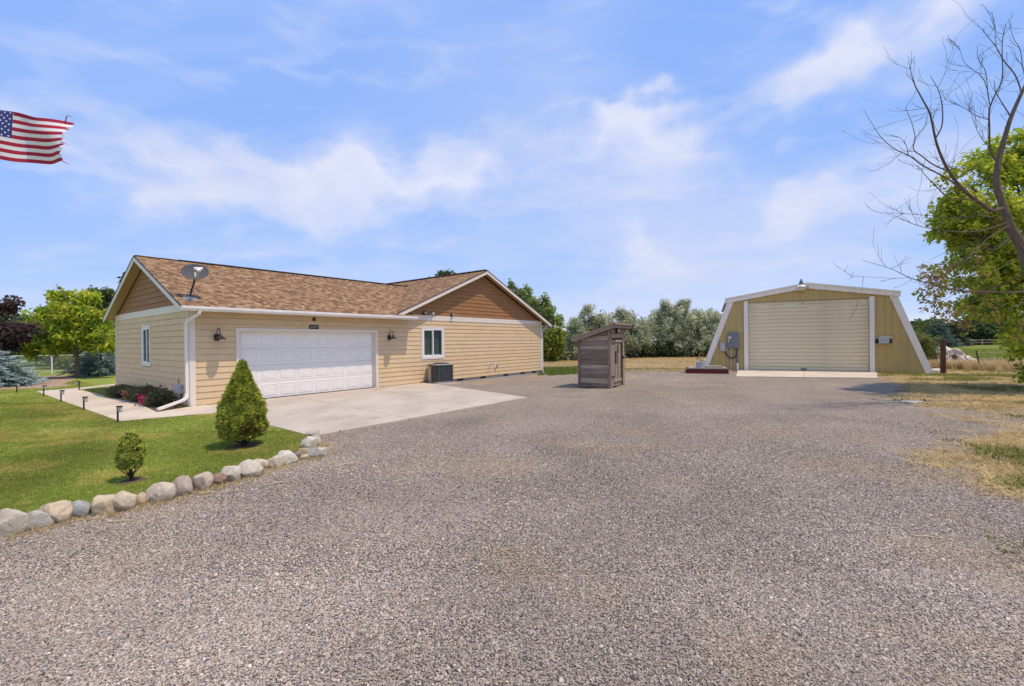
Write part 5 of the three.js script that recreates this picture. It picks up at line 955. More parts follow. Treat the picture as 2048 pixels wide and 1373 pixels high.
// a twig with needles, pointing along +x
function needleSpray(n, len, nl, seed, w = 0.006) {
  const R = rng(seed), pos = [];
  const put = (x, fork, fz) => { const a = R() * 6.28, d = new THREE.Vector3(0.75, Math.cos(a) * 0.75 + 0.15, Math.sin(a)).normalize(), L = nl * (0.6 + 0.6 * R()), s = d.clone().cross(new THREE.Vector3(0.2, 1, 0.1)).normalize().multiplyScalar(w), o = new THREE.Vector3(x, fork, fz); const q = [o.clone().add(s), o.clone().sub(s), o.clone().addScaledVector(d, L)]; for (const v of q) pos.push(v.x, v.y, v.z); };
  for (let k = 0; k < n; k++) { const b = Math.floor(R() * 3) - 1, t = R(); put(t * len * (b ? 0.7 : 1) + (b ? 0.12 * len : 0), -0.06 * len * t, b * t * len * 0.42); }
  const g = new THREE.BufferGeometry(); g.setAttribute('position', new THREE.Float32BufferAttribute(pos, 3)); g.computeVertexNormals(); return g;
}
// crown made of lobes [x, y, z, rx, ry, rz]; leaves sit through the lobes, denser to the outside
function crownList(lobes, n, seed, tones, sz, gap = 0.42, shell = 0.5, lim) {
  const R = rng(seed), out = [], vol = lobes.map((l) => Math.pow(l[3] * l[4] * l[5], 0.7)), tot = vol.reduce((a, b) => a + b, 0);
  lobes.forEach((l, li) => {
    const m = Math.round((n * vol[li]) / tot);
    for (let k = 0, tries = 0; k < m && tries < m * 6; tries++) {
      const a = R() * 6.283, cz = R() * 2 - 1, sr = Math.sqrt(1 - cz * cz), rad = Math.pow(R(), shell), w = 1 + 0.35 * (fbm3(Math.cos(a) * sr * 1.7 + li, cz * 1.7, Math.sin(a) * sr * 1.7, 3, seed) - 0.5) * 2;
      const x = l[0] + l[3] * Math.cos(a) * sr * rad * w, y = l[1] + l[4] * cz * rad * w, z = l[2] + l[5] * Math.sin(a) * sr * rad * w;
      if (fbm3(x * 1.9 / sz[2], y * 1.9 / sz[2], z * 1.9 / sz[2], 3, seed + 9) < gap) continue;
      if (lim && !lim(x, y, z)) continue;
      const t = tones[Math.floor(R() * tones.length)], v = 0.75 + 0.5 * R(), patch = 0.8 + 0.4 * fbm3(x * 0.8, y * 0.8, z * 0.8, 2, seed + 3);
      out.push({ p: [x, y, z], r: [(R() - 0.5) * 1.4, R() * 6.28, (R() - 0.5) * 1.4], s: mix(sz[0], sz[1], R()), c: t.map((q) => q * v * patch) }); k++;
    }
  });
  return out;
}
function broadleaf(name, label, cat, pos, o) {
  const t = thing(name, label, cat, pos, 0, o.group), R = rng(o.seed), h = o.lobes[0][1];
  const trunk = o.trunk ?? [[0, -0.1, 0, o.r], [0.04, h * 0.35, 0, o.r * 0.8], [0, h * 0.75, 0, o.r * 0.6], [0.05, h * 1.15, 0.03, o.r * 0.3]];
  part('trunk', tube(trunk, 9, 5), o.bark ?? M.bark, t);
  const limbs = o.lobes.filter((_, i) => !o.limbs || i < o.limbs).map((l) => { const f = 0.45 + 0.4 * R(), b = [0, h * f, 0]; return tube([[...b, o.r * 0.5], [mix(b[0], l[0], 0.5) + (R() - 0.5) * 0.2, mix(b[1], l[1], 0.5) + 0.1, mix(b[2], l[2], 0.5) + (R() - 0.5) * 0.2, o.r * 0.3], [l[0], l[1], l[2], o.r * 0.1]], 6, 4); });
  part('limbs', limbs, o.bark ?? M.bark, t);
  const list = crownList(o.lobes, o.n, o.seed, o.tones, o.sz, o.gap, o.shell);
  instanced('crown', leafSpray(o.leaves ?? 9, o.leaf[0], o.leaf[1], o.leaf[2], o.seed + 5, o.up ?? 0.4, o.flat ?? 1), o.mat ?? M.leaf, list, t);
  return t;
}
function conifer(name, label, cat, pos, o) {   // layered boughs of needle sprays
  const t = thing(name, label, cat, pos, 0, o.group), R = rng(o.seed), list = [], limbs = [];
  part('trunk', tube([[0, -0.05, 0, 0.05 * o.w], [0, o.h * 0.5, 0, 0.03 * o.w], [0, o.h * 0.97, 0, 0.006]], 7, 3), M.barkDark, t);
  const layers = Math.round(o.h / o.step);
  for (let k = 0; k < layers; k++) {
    const f = k / layers, y = o.low + f * (o.h - o.low), rad = o.w * Math.pow(1 - f, 0.85) * (0.85 + 0.3 * R()) + 0.04, nb = Math.max(5, Math.round(rad * o.boughs));
    for (let b = 0; b < nb; b++) {
      const a = ((b + R() * 0.8) / nb) * 6.283, L = rad * (0.72 + 0.42 * R()), droop = 0.10 + 0.18 * (1 - f), n = Math.max(2, Math.round(L / o.gap));
      if (k % 2 === 0) limbs.push(tube([[0, y, 0, 0.014 * o.w], [Math.cos(a) * L * 0.55, y - droop * L * 0.2, Math.sin(a) * L * 0.55, 0.008 * o.w], [Math.cos(a) * L * 0.95, y - droop * L * 0.5, Math.sin(a) * L * 0.95, 0.003]], 4, 2));
      for (let s = 0; s < n; s++) {
        const q = 0.25 + 0.75 * ((s + R()) / n), side = (R() - 0.5) * 0.55 * (1 - q * 0.5), aa = a + side * 0.6, v = (0.72 + 0.5 * R()) * (0.85 + 0.3 * q), tn = o.tones[Math.floor(R() * o.tones.length)];
        list.push({ p: [Math.cos(aa) * L * q, y - droop * L * q * q + (R() - 0.4) * 0.06, Math.sin(aa) * L * q], r: [(R() - 0.5) * 0.9, -aa + side * 1.2, -0.15 + 0.35 * R() - droop * 0.6], s: o.sz * (0.7 + 0.6 * R()), c: tn.map((c) => c * v) });
      }
    }
  }
  for (let k = 0; k < 5; k++) list.push({ p: [0, o.h * (0.93 + 0.015 * k), 0], r: [0, R() * 6, 1.3 + 0.3 * R()], s: o.sz * 0.6, c: o.tones[0] });
  part('limbs', limbs, M.barkDark, t);
  instanced('crown', needleSpray(o.needles ?? 46, 0.34, 0.10, o.seed + 1, o.nw ?? 0.015), M.needle, list, t);
  return t;
}
// dwarf spruces on the lawn: a dense coat of tiny sprays over bumpy lobes
function dwarfSpruce(label, pos, prof, stem, n, seed, sz, tones) {
  const t = thing('dwarf_spruce', label, 'dwarf spruce', pos), R = rng(seed), list = [], H = prof[prof.length - 1][1], y0 = prof[0][1];
  const rad = (y) => { for (let i = 0; i < prof.length - 1; i++) if (y <= prof[i + 1][1]) return mix(prof[i][0], prof[i + 1][0], sm(clamp((y - prof[i][1]) / (prof[i + 1][1] - prof[i][1])))); return 0; };
  const bump = (a, y) => 0.58 + 0.84 * fbm3(Math.cos(a) * 3.1, y * stem[2], Math.sin(a) * 3.1, 2, seed);
  part('trunk', stem[0], M.barkDark, t);
  const pr = []; for (let k = 0; k <= 16; k++) { const y = mix(y0, H * 0.97, k / 16); pr.push(new THREE.Vector2(Math.max(0.004, rad(y) * 0.72), y)); }
  const core = new THREE.LatheGeometry([new THREE.Vector2(0.001, y0 + 0.02), ...pr], 24), cp = core.attributes.position; for (let i = 0; i < cp.count; i++) { const a = Math.atan2(cp.getZ(i), cp.getX(i)), f = bump(a, cp.getY(i)); cp.setX(i, cp.getX(i) * f); cp.setZ(i, cp.getZ(i) * f); } core.computeVertexNormals();
  part('inner_twigs', core, mat([0.055, 0.06, 0.028], 1), t);
  for (let k = 0; k < n; k++) {
    const y = mix(y0, H, 1 - Math.sqrt(R() * 0.98)), a = R() * 6.283, f = bump(a, y), q = rad(y) * f * (0.80 + 0.24 * R() + (R() < 0.05 ? 0.10 : 0)), tn = tones[Math.floor(R() * tones.length)], v = 0.65 + 0.7 * R(), pt = 0.75 + 0.5 * fbm3(Math.cos(a) * 3, y * 5, Math.sin(a) * 3, 2, seed + 4);
    list.push({ p: [Math.cos(a) * q, y + (R() - 0.5) * 0.02, Math.sin(a) * q], r: [(R() - 0.5) * 1.6, -a + (R() - 0.5) * 0.9, 0.25 + 0.7 * R()], s: sz * (0.6 + 0.7 * R()), c: (a > 0.35 && a < 1.25 && y > 0.2 && y < 0.42 && H > 1 && R() < 0.5) ? [0.20 * v, 0.13 * v, 0.05 * v] : tn.map((c) => c * v * pt) });
  }
  instanced('crown', needleSpray(30, 0.30, 0.15, seed + 2, 0.024), M.needle, list, t);
}
{
  const green = [[0.428, 0.495, 0.085], [0.529, 0.569, 0.096], [0.307, 0.405, 0.085], [0.375, 0.449, 0.112], [0.649, 0.615, 0.112]];
  dwarfSpruce('large cone-shaped dwarf spruce on the lawn before the garage', [-4.69, 0.03, -7.75], [[0.10, 0.12], [0.27, 0.17], [0.35, 0.32], [0.33, 0.5], [0.24, 0.86], [0.13, 1.18], [0.06, 1.38], [0.03, 1.48], [0.005, 1.51]], [[tube([[0, -0.05, 0, 0.05], [0.02, 0.2, 0, 0.035], [0, 0.9, 0, 0.02]], 7), ...[0, 1, 2, 3, 4, 5, 6, 7].map((k) => tube([[0, 0.02 + 0.02 * k, 0, 0.014], [Math.cos(k * 2.4) * 0.2, 0.14, Math.sin(k * 2.4) * 0.2, 0.009], [Math.cos(k * 2.4) * 0.4, 0.2, Math.sin(k * 2.4) * 0.4, 0.004]], 5))], null, 6.5], 17000, 41, 0.125, green);
  dwarfSpruce('small stubby dwarf spruce on a bare stem near the border stones', [-4.98, 0.03, -5.80], [[0.05, 0.16], [0.10, 0.20], [0.122, 0.32], [0.122, 0.45], [0.095, 0.55], [0.04, 0.62], [0.005, 0.645]], [[tube([[0.02, -0.05, 0, 0.028], [0, 0.1, 0.0, 0.022], [0.01, 0.5, 0, 0.01]], 7), ...[0, 1, 2, 3, 4].map((k) => tube([[0.01, 0.05, 0, 0.01], [Math.cos(k * 2.4) * 0.06, 0.12, Math.sin(k * 2.4) * 0.06, 0.007], [Math.cos(k * 2.4) * 0.12, 0.17, Math.sin(k * 2.4) * 0.12, 0.004]], 5))], null, 12], 6500, 47, 0.085, green);
}
// roses under the end wall
function roseBush(label, u, o, w, h, seed, pink) {
  const [x, d] = hw(u, o), t = thing('flower_bush', label, 'bush', [x, 0.05, -d], 0), R = rng(seed);
  part('stems', Array.from({ length: 12 }, (_, k) => { const a = k * 2.4, q = 0.3 + 0.7 * R(); return tube([[0, 0, 0, 0.007], [Math.cos(a) * w * 0.4 * q, h * 0.5, Math.sin(a) * w * 0.4 * q, 0.006], [Math.cos(a) * w * 0.8 * q, h * (0.8 + 0.25 * R()), Math.sin(a) * w * 0.8 * q, 0.003]], 4, 2); }), M.barkDark, t);
  const tones = [[0.15, 0.204, 0.082], [0.204, 0.258, 0.095], [0.231, 0.177, 0.122], [0.122, 0.15, 0.082], [0.272, 0.204, 0.122]];
  instanced('leaves', leafSpray(8, 0.055, 0.035, 0.07, seed + 1), M.leaf, crownList([[0, h * 0.5, 0, w, h * 0.55, w], [w * 0.3, h * 0.45, w * 0.2, w * 0.7, h * 0.5, w * 0.6]], 520, seed, tones, [0.8, 1.3, 0.3], 0.36, 0.45), t);
  if (pink.length) { const fl = []; for (const [fx, fy, fz, n, c, sp] of pink) for (let k = 0; k < n; k++) fl.push({ p: [fx + (R() - 0.5) * sp, fy + (R() - 0.5) * sp * 0.7, fz + (R() - 0.5) * sp], r: [R() * 3, R() * 6, R() * 3], s: 0.7 + 0.6 * R(), c: c.map((v) => v * (0.8 + 0.4 * R())) }); instanced('flowers', leafSpray(7, 0.04, 0.032, 0.02, seed + 7), M.leaf, fl, t); }
  return t;
}
roseBush('dark flowering bush with bright pink flowers nearest the downspout', -0.42, -1.05, 0.36, 0.42, 801, [[-0.42, 0.24, 0.06, 34, [0.62, 0.06, 0.24], 0.24], [-0.36, 0.12, 0.2, 10, [0.55, 0.10, 0.13], 0.22], [-0.1, 0.44, -0.1, 12, [0.5, 0.08, 0.16], 0.4]]);
roseBush('middle flowering bush with a few dull red flowers under the end wall', -0.42, -2.75, 0.42, 0.42, 811, [[-0.42, 0.2, 0.1, 16, [0.45, 0.07, 0.14], 0.3], [-0.25, 0.25, 0.25, 6, [0.50, 0.09, 0.14], 0.3]]);
{ const t = roseBush('low green bush without flowers at the far end of the wall bed', -0.45, -4.9, 0.50, 0.34, 821, []); const [x, d] = hw(-0.3, -5.7); const e = roseBush('small olive green bush farthest from the downspout in the wall bed', -0.30, -6.1, 0.40, 0.30, 831, []); }
{ const [x, d] = hw(0.02, 0.35), t = thing('weed_tuft', 'withered weeds at the foot of the downspout elbow', 'weeds', [x - 0.5, 0.05, -d]); instanced('leaves', grassTuft(12, 0.16, 0.008, 0.9, 840), M.blade, Array.from({ length: 16 }, (_, k) => ({ p: [Math.sin(k * 2.1) * 0.22, 0, Math.cos(k * 1.7) * 0.2], r: [0, k, 0], s: 0.7 + (k % 4) * 0.12, c: k % 3 ? [0.16, 0.14, 0.05] : [0.12, 0.07, 0.04] })), t); }
// the young yellow-green tree and its neighbours at the left
const lime = [[0.498, 0.594, 0.062], [0.375, 0.51, 0.057], [0.62, 0.645, 0.074], [0.244, 0.365, 0.054], [0.442, 0.562, 0.062], [0.62, 0.62, 0.10]];
broadleaf('young_tree', 'bright yellow-green young tree with a slim trunk left of the house', 'tree', [-23.65, 0, -24.2], { seed: 61, r: 0.13, n: 1180, leaves: 9, leaf: [0.27, 0.19, 0.26], sz: [0.65, 1.15, 1.8], gap: 0.51, shell: 0.42, tones: lime, up: 0.8, flat: 0.6, bark: M.barkGrey,
  lobes: [[0.1, 2.55, 0, 1.45, 0.75, 1.4], [-0.25, 3.5, 0.1, 1.25, 0.7, 1.2], [-0.75, 4.45, 0, 0.62, 0.42, 0.6], [1.0, 3.75, 0, 0.95, 0.65, 0.9], [1.45, 2.7, 0.2, 0.85, 0.6, 0.8], [-1.45, 2.5, 0.3, 0.95, 0.75, 0.9], [-2.0, 3.62, 0, 0.55, 0.28, 0.5], [-2.1, 1.65, 0.2, 0.85, 0.38, 0.7], [0.35, 4.35, 0, 0.7, 0.45, 0.6], [1.9, 1.85, 0, 0.4, 0.28, 0.5], [-0.9, 1.75, 0, 0.9, 0.4, 0.8], [0.9, 1.8, -0.2, 0.8, 0.35, 0.7]] });
const purple = [[0.109, 0.064, 0.076], [0.154, 0.083, 0.095], [0.081, 0.064, 0.071], [0.217, 0.112, 0.106], [0.136, 0.142, 0.119]];
broadleaf('purple_tree', 'purple-leaved tree at the left edge of the lawn', 'tree', [-26.1, 0, -22.6], { seed: 71, r: 0.12, n: 720, leaves: 9, leaf: [0.22, 0.14, 0.25], sz: [0.6, 1.1, 1.0], gap: 0.47, shell: 0.45, tones: purple, up: 0.6, bark: M.barkDark,
  lobes: [[0.2, 2.35, 0, 1.2, 0.55, 1.0], [1.2, 2.5, 0.2, 0.7, 0.45, 0.7], [2.0, 2.6, 0.3, 0.45, 0.3, 0.5], [-1.0, 2.6, 0, 1.1, 0.7, 1.0], [-0.5, 3.65, 0.2, 0.7, 0.36, 0.7], [0.5, 3.7, 0, 0.5, 0.26, 0.5], [0.95, 3.95, 0, 0.25, 0.2, 0.25], [0.5, 1.75, 0.4, 0.9, 0.35, 0.7]] });
const blue = [[0.227, 0.325, 0.317], [0.286, 0.396, 0.387], [0.168, 0.245, 0.231], [0.354, 0.458, 0.448]];
conifer('blue_spruce', 'broad low blue spruce beside the purple tree', 'spruce', [-22.9, 0, -19.6], { seed: 81, h: 1.65, w: 1.8, low: 0.12, step: 0.14, boughs: 11, gap: 0.17, sz: 1.0, tones: blue });
conifer('blue_spruce', 'taller blue spruce at the far left, behind the broad low one', 'spruce', [-25.3, 0, -21.2], { seed: 83, h: 1.95, w: 1.7, low: 0.15, step: 0.16, boughs: 10, gap: 0.19, sz: 1.05, tones: blue });
conifer('blue_spruce', 'blue spruce half hidden behind the end wall of the house', 'spruce', [-24.35, 0, -26.4], { seed: 85, h: 2.15, w: 1.45, low: 0.12, step: 0.15, boughs: 11, gap: 0.17, sz: 1.05, tones: blue });
conifer('blue_spruce', 'dark blue spruce close beside the house wall, behind the path', 'spruce', [-22.6, 0, -27.6], { seed: 87, h: 2.6, w: 1.3, low: 0.12, step: 0.16, boughs: 11, gap: 0.18, sz: 1.05, tones: blue.map((c) => c.map((v) => v * 0.85)) });
// greenery behind the fence at the left
const mid = [[0.214, 0.307, 0.067], [0.277, 0.368, 0.076], [0.164, 0.245, 0.063], [0.328, 0.405, 0.101]], darkg = [[0.097, 0.151, 0.058], [0.13, 0.184, 0.066], [0.076, 0.119, 0.051], [0.162, 0.216, 0.082]], olive = [[0.652, 0.672, 0.518], [0.517, 0.572, 0.398], [0.787, 0.798, 0.65], [0.394, 0.443, 0.293], [0.3, 0.355, 0.2]], gold = [[0.41, 0.429, 0.069], [0.507, 0.488, 0.088], [0.293, 0.351, 0.069]];
const far = { leaves: 10, leaf: [0.36, 0.24, 0.40], sz: [0.7, 1.25, 1.3], gap: 0.40, shell: 0.45 };
broadleaf('shrub_tree', 'mid green bushy tree behind the chain link fence', 'tree', [-34.3, 0, -36], { ...far, seed: 91, r: 0.15, n: 800, tones: mid, lobes: [[0, 1.9, 0, 1.9, 1.5, 1.6], [-1.5, 1.4, 0, 1.5, 1.3, 1.3], [1.4, 2.5, 0, 1.2, 1.3, 1.2]] });
broadleaf('shrub_tree', 'golden green bush low behind the chain link fence', 'bush', [-33.2, 0, -34.6], { ...far, seed: 93, r: 0.1, n: 420, tones: gold, lobes: [[0, 1.0, 0, 1.3, 0.8, 1.1], [1.1, 0.8, 0, 1.0, 0.8, 0.9]] });
broadleaf('dark_tree', 'dark green tree showing above the young tree, near the house rake', 'tree', [-41.4, 0, -45], { ...far, seed: 95, r: 0.25, n: 900, tones: darkg, bark: M.barkDark, lobes: [[0, 4.4, 0, 1.6, 2.2, 1.4], [-0.6, 6.3, 0, 1.0, 1.2, 0.9], [0.8, 5.9, 0, 1.1, 1.3, 0.9], [0.2, 7.3, 0, 0.6, 0.6, 0.6]] });
broadleaf('poplar_tree', 'narrow dark poplar top rising behind the house rake', 'tree', [-39.2, 0, -46], { ...far, seed: 97, r: 0.2, n: 700, tones: darkg, bark: M.barkDark, lobes: [[0, 4.6, 0, 0.9, 2.6, 0.8], [0, 7.2, 0, 0.55, 1.5, 0.5], [-0.35, 8.0, 0, 0.25, 0.8, 0.25], [0.5, 7.8, 0, 0.25, 0.8, 0.25]] });
broadleaf('dark_tree', 'dark tree mass behind the purple tree at the far left', 'tree', [-46.5, 0, -41], { ...far, seed: 99, r: 0.25, n: 1100, tones: darkg, bark: M.barkDark, lobes: [[0, 2.6, 0, 3.2, 2.2, 2.2], [3.2, 2.2, 0, 2.2, 1.9, 1.8], [-3, 2.4, 0, 2.2, 2.0, 1.8], [2.2, 3.6, 0, 1.0, 1.0, 0.9]] });
broadleaf('dark_tree', 'dark tree mass directly behind the young tree', 'tree', [-38.3, 0, -41], { ...far, seed: 103, r: 0.25, n: 1000, tones: darkg, bark: M.barkDark, lobes: [[0, 2.2, 0, 2.4, 1.8, 1.8], [3.0, 2.5, 0, 2.0, 2.2, 1.6], [-2.4, 2.0, 0, 1.8, 1.6, 1.4]] });
// behind the house
broadleaf('tree', 'tree top showing just above the main roof ridge', 'tree', [-6.4, 0, -41], { ...far, seed: 107, r: 0.25, n: 520, tones: darkg, lobes: [[0, 5.6, 0, 1.6, 1.8, 1.3], [0.7, 7.4, 0, 0.85, 0.75, 0.8], [-1.2, 7.2, 0, 0.4, 0.35, 0.4], [0.2, 7.9, 0, 0.4, 0.35, 0.4], [1.4, 7.5, 0, 0.4, 0.25, 0.4]] });
broadleaf('tree', 'loose light green tree rising behind the right end of the house', 'tree', [1.6, 0, -40], { ...far, leaf: [0.28, 0.20, 0.32], seed: 109, r: 0.2, n: 1500, sz: [0.6, 1.1, 1.0], gap: 0.43, tones: [[0.297, 0.383, 0.128], [0.213, 0.307, 0.095], [0.383, 0.468, 0.181], [0.16, 0.234, 0.075]], lobes: [[0.6, 2.6, 0, 1.7, 1.8, 1.5], [0, 4.5, 0, 1.5, 1.3, 1.3], [-1.3, 5.8, 0, 0.7, 0.7, 0.7], [-1.6, 6.8, 0, 0.25, 0.45, 0.25], [-0.2, 6.1, 0, 0.45, 0.7, 0.45], [1.5, 4.3, 0, 0.9, 0.9, 0.9], [1.5, 5.4, 0, 0.3, 0.55, 0.3], [2.4, 3.6, 0, 0.7, 0.5, 0.7], [2.0, 1.6, 0, 0.9, 0.9, 0.9]] });
broadleaf('bush', 'yellow-green bush low behind the right end of the house', 'bush', [3.3, 0, -38.6], { ...far, seed: 113, r: 0.08, n: 420, tones: [[0.266, 0.329, 0.056], [0.182, 0.252, 0.049], [0.35, 0.378, 0.07]], lobes: [[0, 1.4, 0, 1.0, 1.1, 0.9], [0.6, 2.1, 0, 0.6, 0.6, 0.6]] });
// silvery olives across the field
const OL = { leaves: 12, leaf: [0.30, 0.085, 0.34], sz: [0.7, 1.2, 1.7], gap: 0.47, shell: 0.5, tones: olive, r: 0.2, bark: M.barkDark, up: 0.5 };
broadleaf('olive_tree', 'silvery olive tree left of the outhouse roof', 'tree', [7.0, 0, -41], { ...OL, seed: 121, n: 1400, lobes: [[0, 2.0, 0, 1.9, 1.6, 1.6], [0.4, 3.6, 0, 1.2, 1.1, 1.1], [-0.9, 3.0, 0, 1.1, 0.9, 1.0], [1.3, 4.1, 0, 0.45, 0.8, 0.5], [0.0, 4.4, 0, 0.6, 0.55, 0.6], [-1.2, 1.2, 0.5, 1.1, 1.1, 1.0]] });
broadleaf('olive_tree', 'silvery olive tree just behind the outhouse roof', 'tree', [10.6, 0, -44.5], { ...OL, seed: 123, n: 1500, lobes: [[0, 2.2, 0, 2.0, 1.9, 1.6], [0.9, 3.7, 0, 1.3, 1.0, 1.1], [-1.3, 3.4, 0, 1.0, 0.9, 1.0], [0.2, 4.3, 0, 0.7, 0.6, 0.6], [1.9, 2.2, 0, 1.3, 1.9, 1.2]] });
broadleaf('olive_tree', 'largest silvery olive tree, between outhouse and shop', 'tree', [17.0, 0, -46.8], { ...OL, seed: 125, n: 2900, lobes: [[0, 2.6, 0, 2.6, 2.3, 2.0], [-1.6, 3.6, 0, 1.7, 1.4, 1.4], [1.7, 3.8, 0, 1.8, 1.3, 1.5], [0.2, 4.8, 0, 1.5, 0.95, 1.2], [-0.9, 5.5, 0, 0.55, 0.45, 0.5], [1.1, 5.4, 0, 0.7, 0.5, 0.6], [3.0, 2.2, 0, 1.6, 2.0, 1.4], [-3.0, 1.8, 0, 1.5, 1.6, 1.3], [0.5, 1.2, 1.0, 2.4, 1.2, 1.2]] });
broadleaf('olive_tree', 'silvery olive tree partly hidden behind the shop roof corner', 'tree', [22.5, 0, -48.5], { ...OL, seed: 127, n: 1300, lobes: [[0, 2.3, 0, 2.1, 2.1, 1.6], [-0.9, 3.9, 0, 1.2, 1.0, 1.0], [0.9, 3.7, 0, 1.2, 0.9, 1.0]] });
broadleaf('shrub_thicket', 'dark green undergrowth at the foot of the largest olive', 'bush', [15.8, 0, -45.2], { ...far, seed: 129, r: 0.05, n: 420, tones: [[0.075, 0.128, 0.045], [0.105, 0.165, 0.053], [0.053, 0.083, 0.038]], lobes: [[0, 0.5, 0, 2.2, 0.6, 0.6], [-3.0, 0.55, 0, 1.8, 0.6, 0.6], [3.4, 0.5, -0.4, 1.6, 0.55, 0.6]] });
broadleaf('shrub_thicket', 'grey-green bushes beside the old board fence', 'bush', [4.2, 0, -40.4], { ...OL, seed: 131, r: 0.05, n: 420, lobes: [[0, 0.45, 0, 1.4, 0.5, 0.6], [1.9, 0.7, 0, 1.1, 0.75, 0.7]] });
// bush and far tree line at the right
broadleaf('bush', 'pale olive-green bush behind the right corner of the shop', 'bush', [25.4, 0, -27.4], { ...OL, seed: 133, r: 0.06, n: 500, leaf: [0.16, 0.055, 0.22], tones: [[0.28, 0.308, 0.098], [0.21, 0.252, 0.077], [0.336, 0.35, 0.154]], lobes: [[0, 1.0, 0, 0.8, 0.75, 0.8], [-0.5, 1.6, 0, 0.5, 0.4, 0.5], [0.5, 1.45, 0, 0.45, 0.35, 0.5]] });
const FT = { leaves: 10, leaf: [0.8, 0.5, 0.85], sz: [0.8, 1.3, 2.4], gap: 0.38, shell: 0.5, r: 0.4, bark: M.barkDark };
[[78, -96, 3.0, 5, 0], [84.5, -98, 3.2, 4.4, 0], [90, -101, 4.4, 5.2, 1], [96.5, -103, 5.0, 5.6, 1], [103, -100, 4.6, 5.8, 0], [110, -104, 5.4, 6.4, 0], [117, -101, 5.0, 6.2, 1]].forEach(([x, z, w, h, k], i) => broadleaf('far_tree', ['dark tree at the left end of the far tree line, beside the shop trim', 'second dark tree of the far tree line from the shop', 'rounded dark green tree behind the far spruce', 'tall dark tree above the low shed', 'dark tree just right of the low shed', 'dark tree behind the maple leaves, right of the shed', 'last dark tree of the far line, mostly behind the maple'][i], 'tree', [x, 0, z], { ...FT, seed: 140 + i, n: 520, tones: k ? darkg : darkg.map((c) => [c[0] * 0.85, c[1] * 0.92, c[2] * 1.05]), group: undefined, lobes: [[0, h * 0.45, 0, w, h * 0.45, w * 0.8], [w * 0.3, h * 0.68, 0, w * 0.6, h * 0.3, w * 0.5], [-w * 0.4, h * 0.6, 0, w * 0.55, h * 0.3, w * 0.5]] }));
conifer('far_spruce', 'blue-grey spruce in front of the far tree line', 'spruce', [76.5, 0, -80], { seed: 151, h: 4.5, w: 2.9, low: 0.2, step: 0.34, boughs: 5, gap: 0.34, sz: 2.6, needles: 40, nw: 0.014, tones: [[0.112, 0.173, 0.143], [0.15, 0.217, 0.188], [0.083, 0.128, 0.112]] });
conifer('far_spruce', 'dark spruce between the far spruce and the low shed', 'spruce', [89.5, 0, -90], { seed: 153, h: 4.0, w: 2.4, low: 0.2, step: 0.36, boughs: 5, gap: 0.36, sz: 2.6, needles: 40, nw: 0.014, tones: [[0.05, 0.08, 0.06], [0.07, 0.10, 0.075]] });
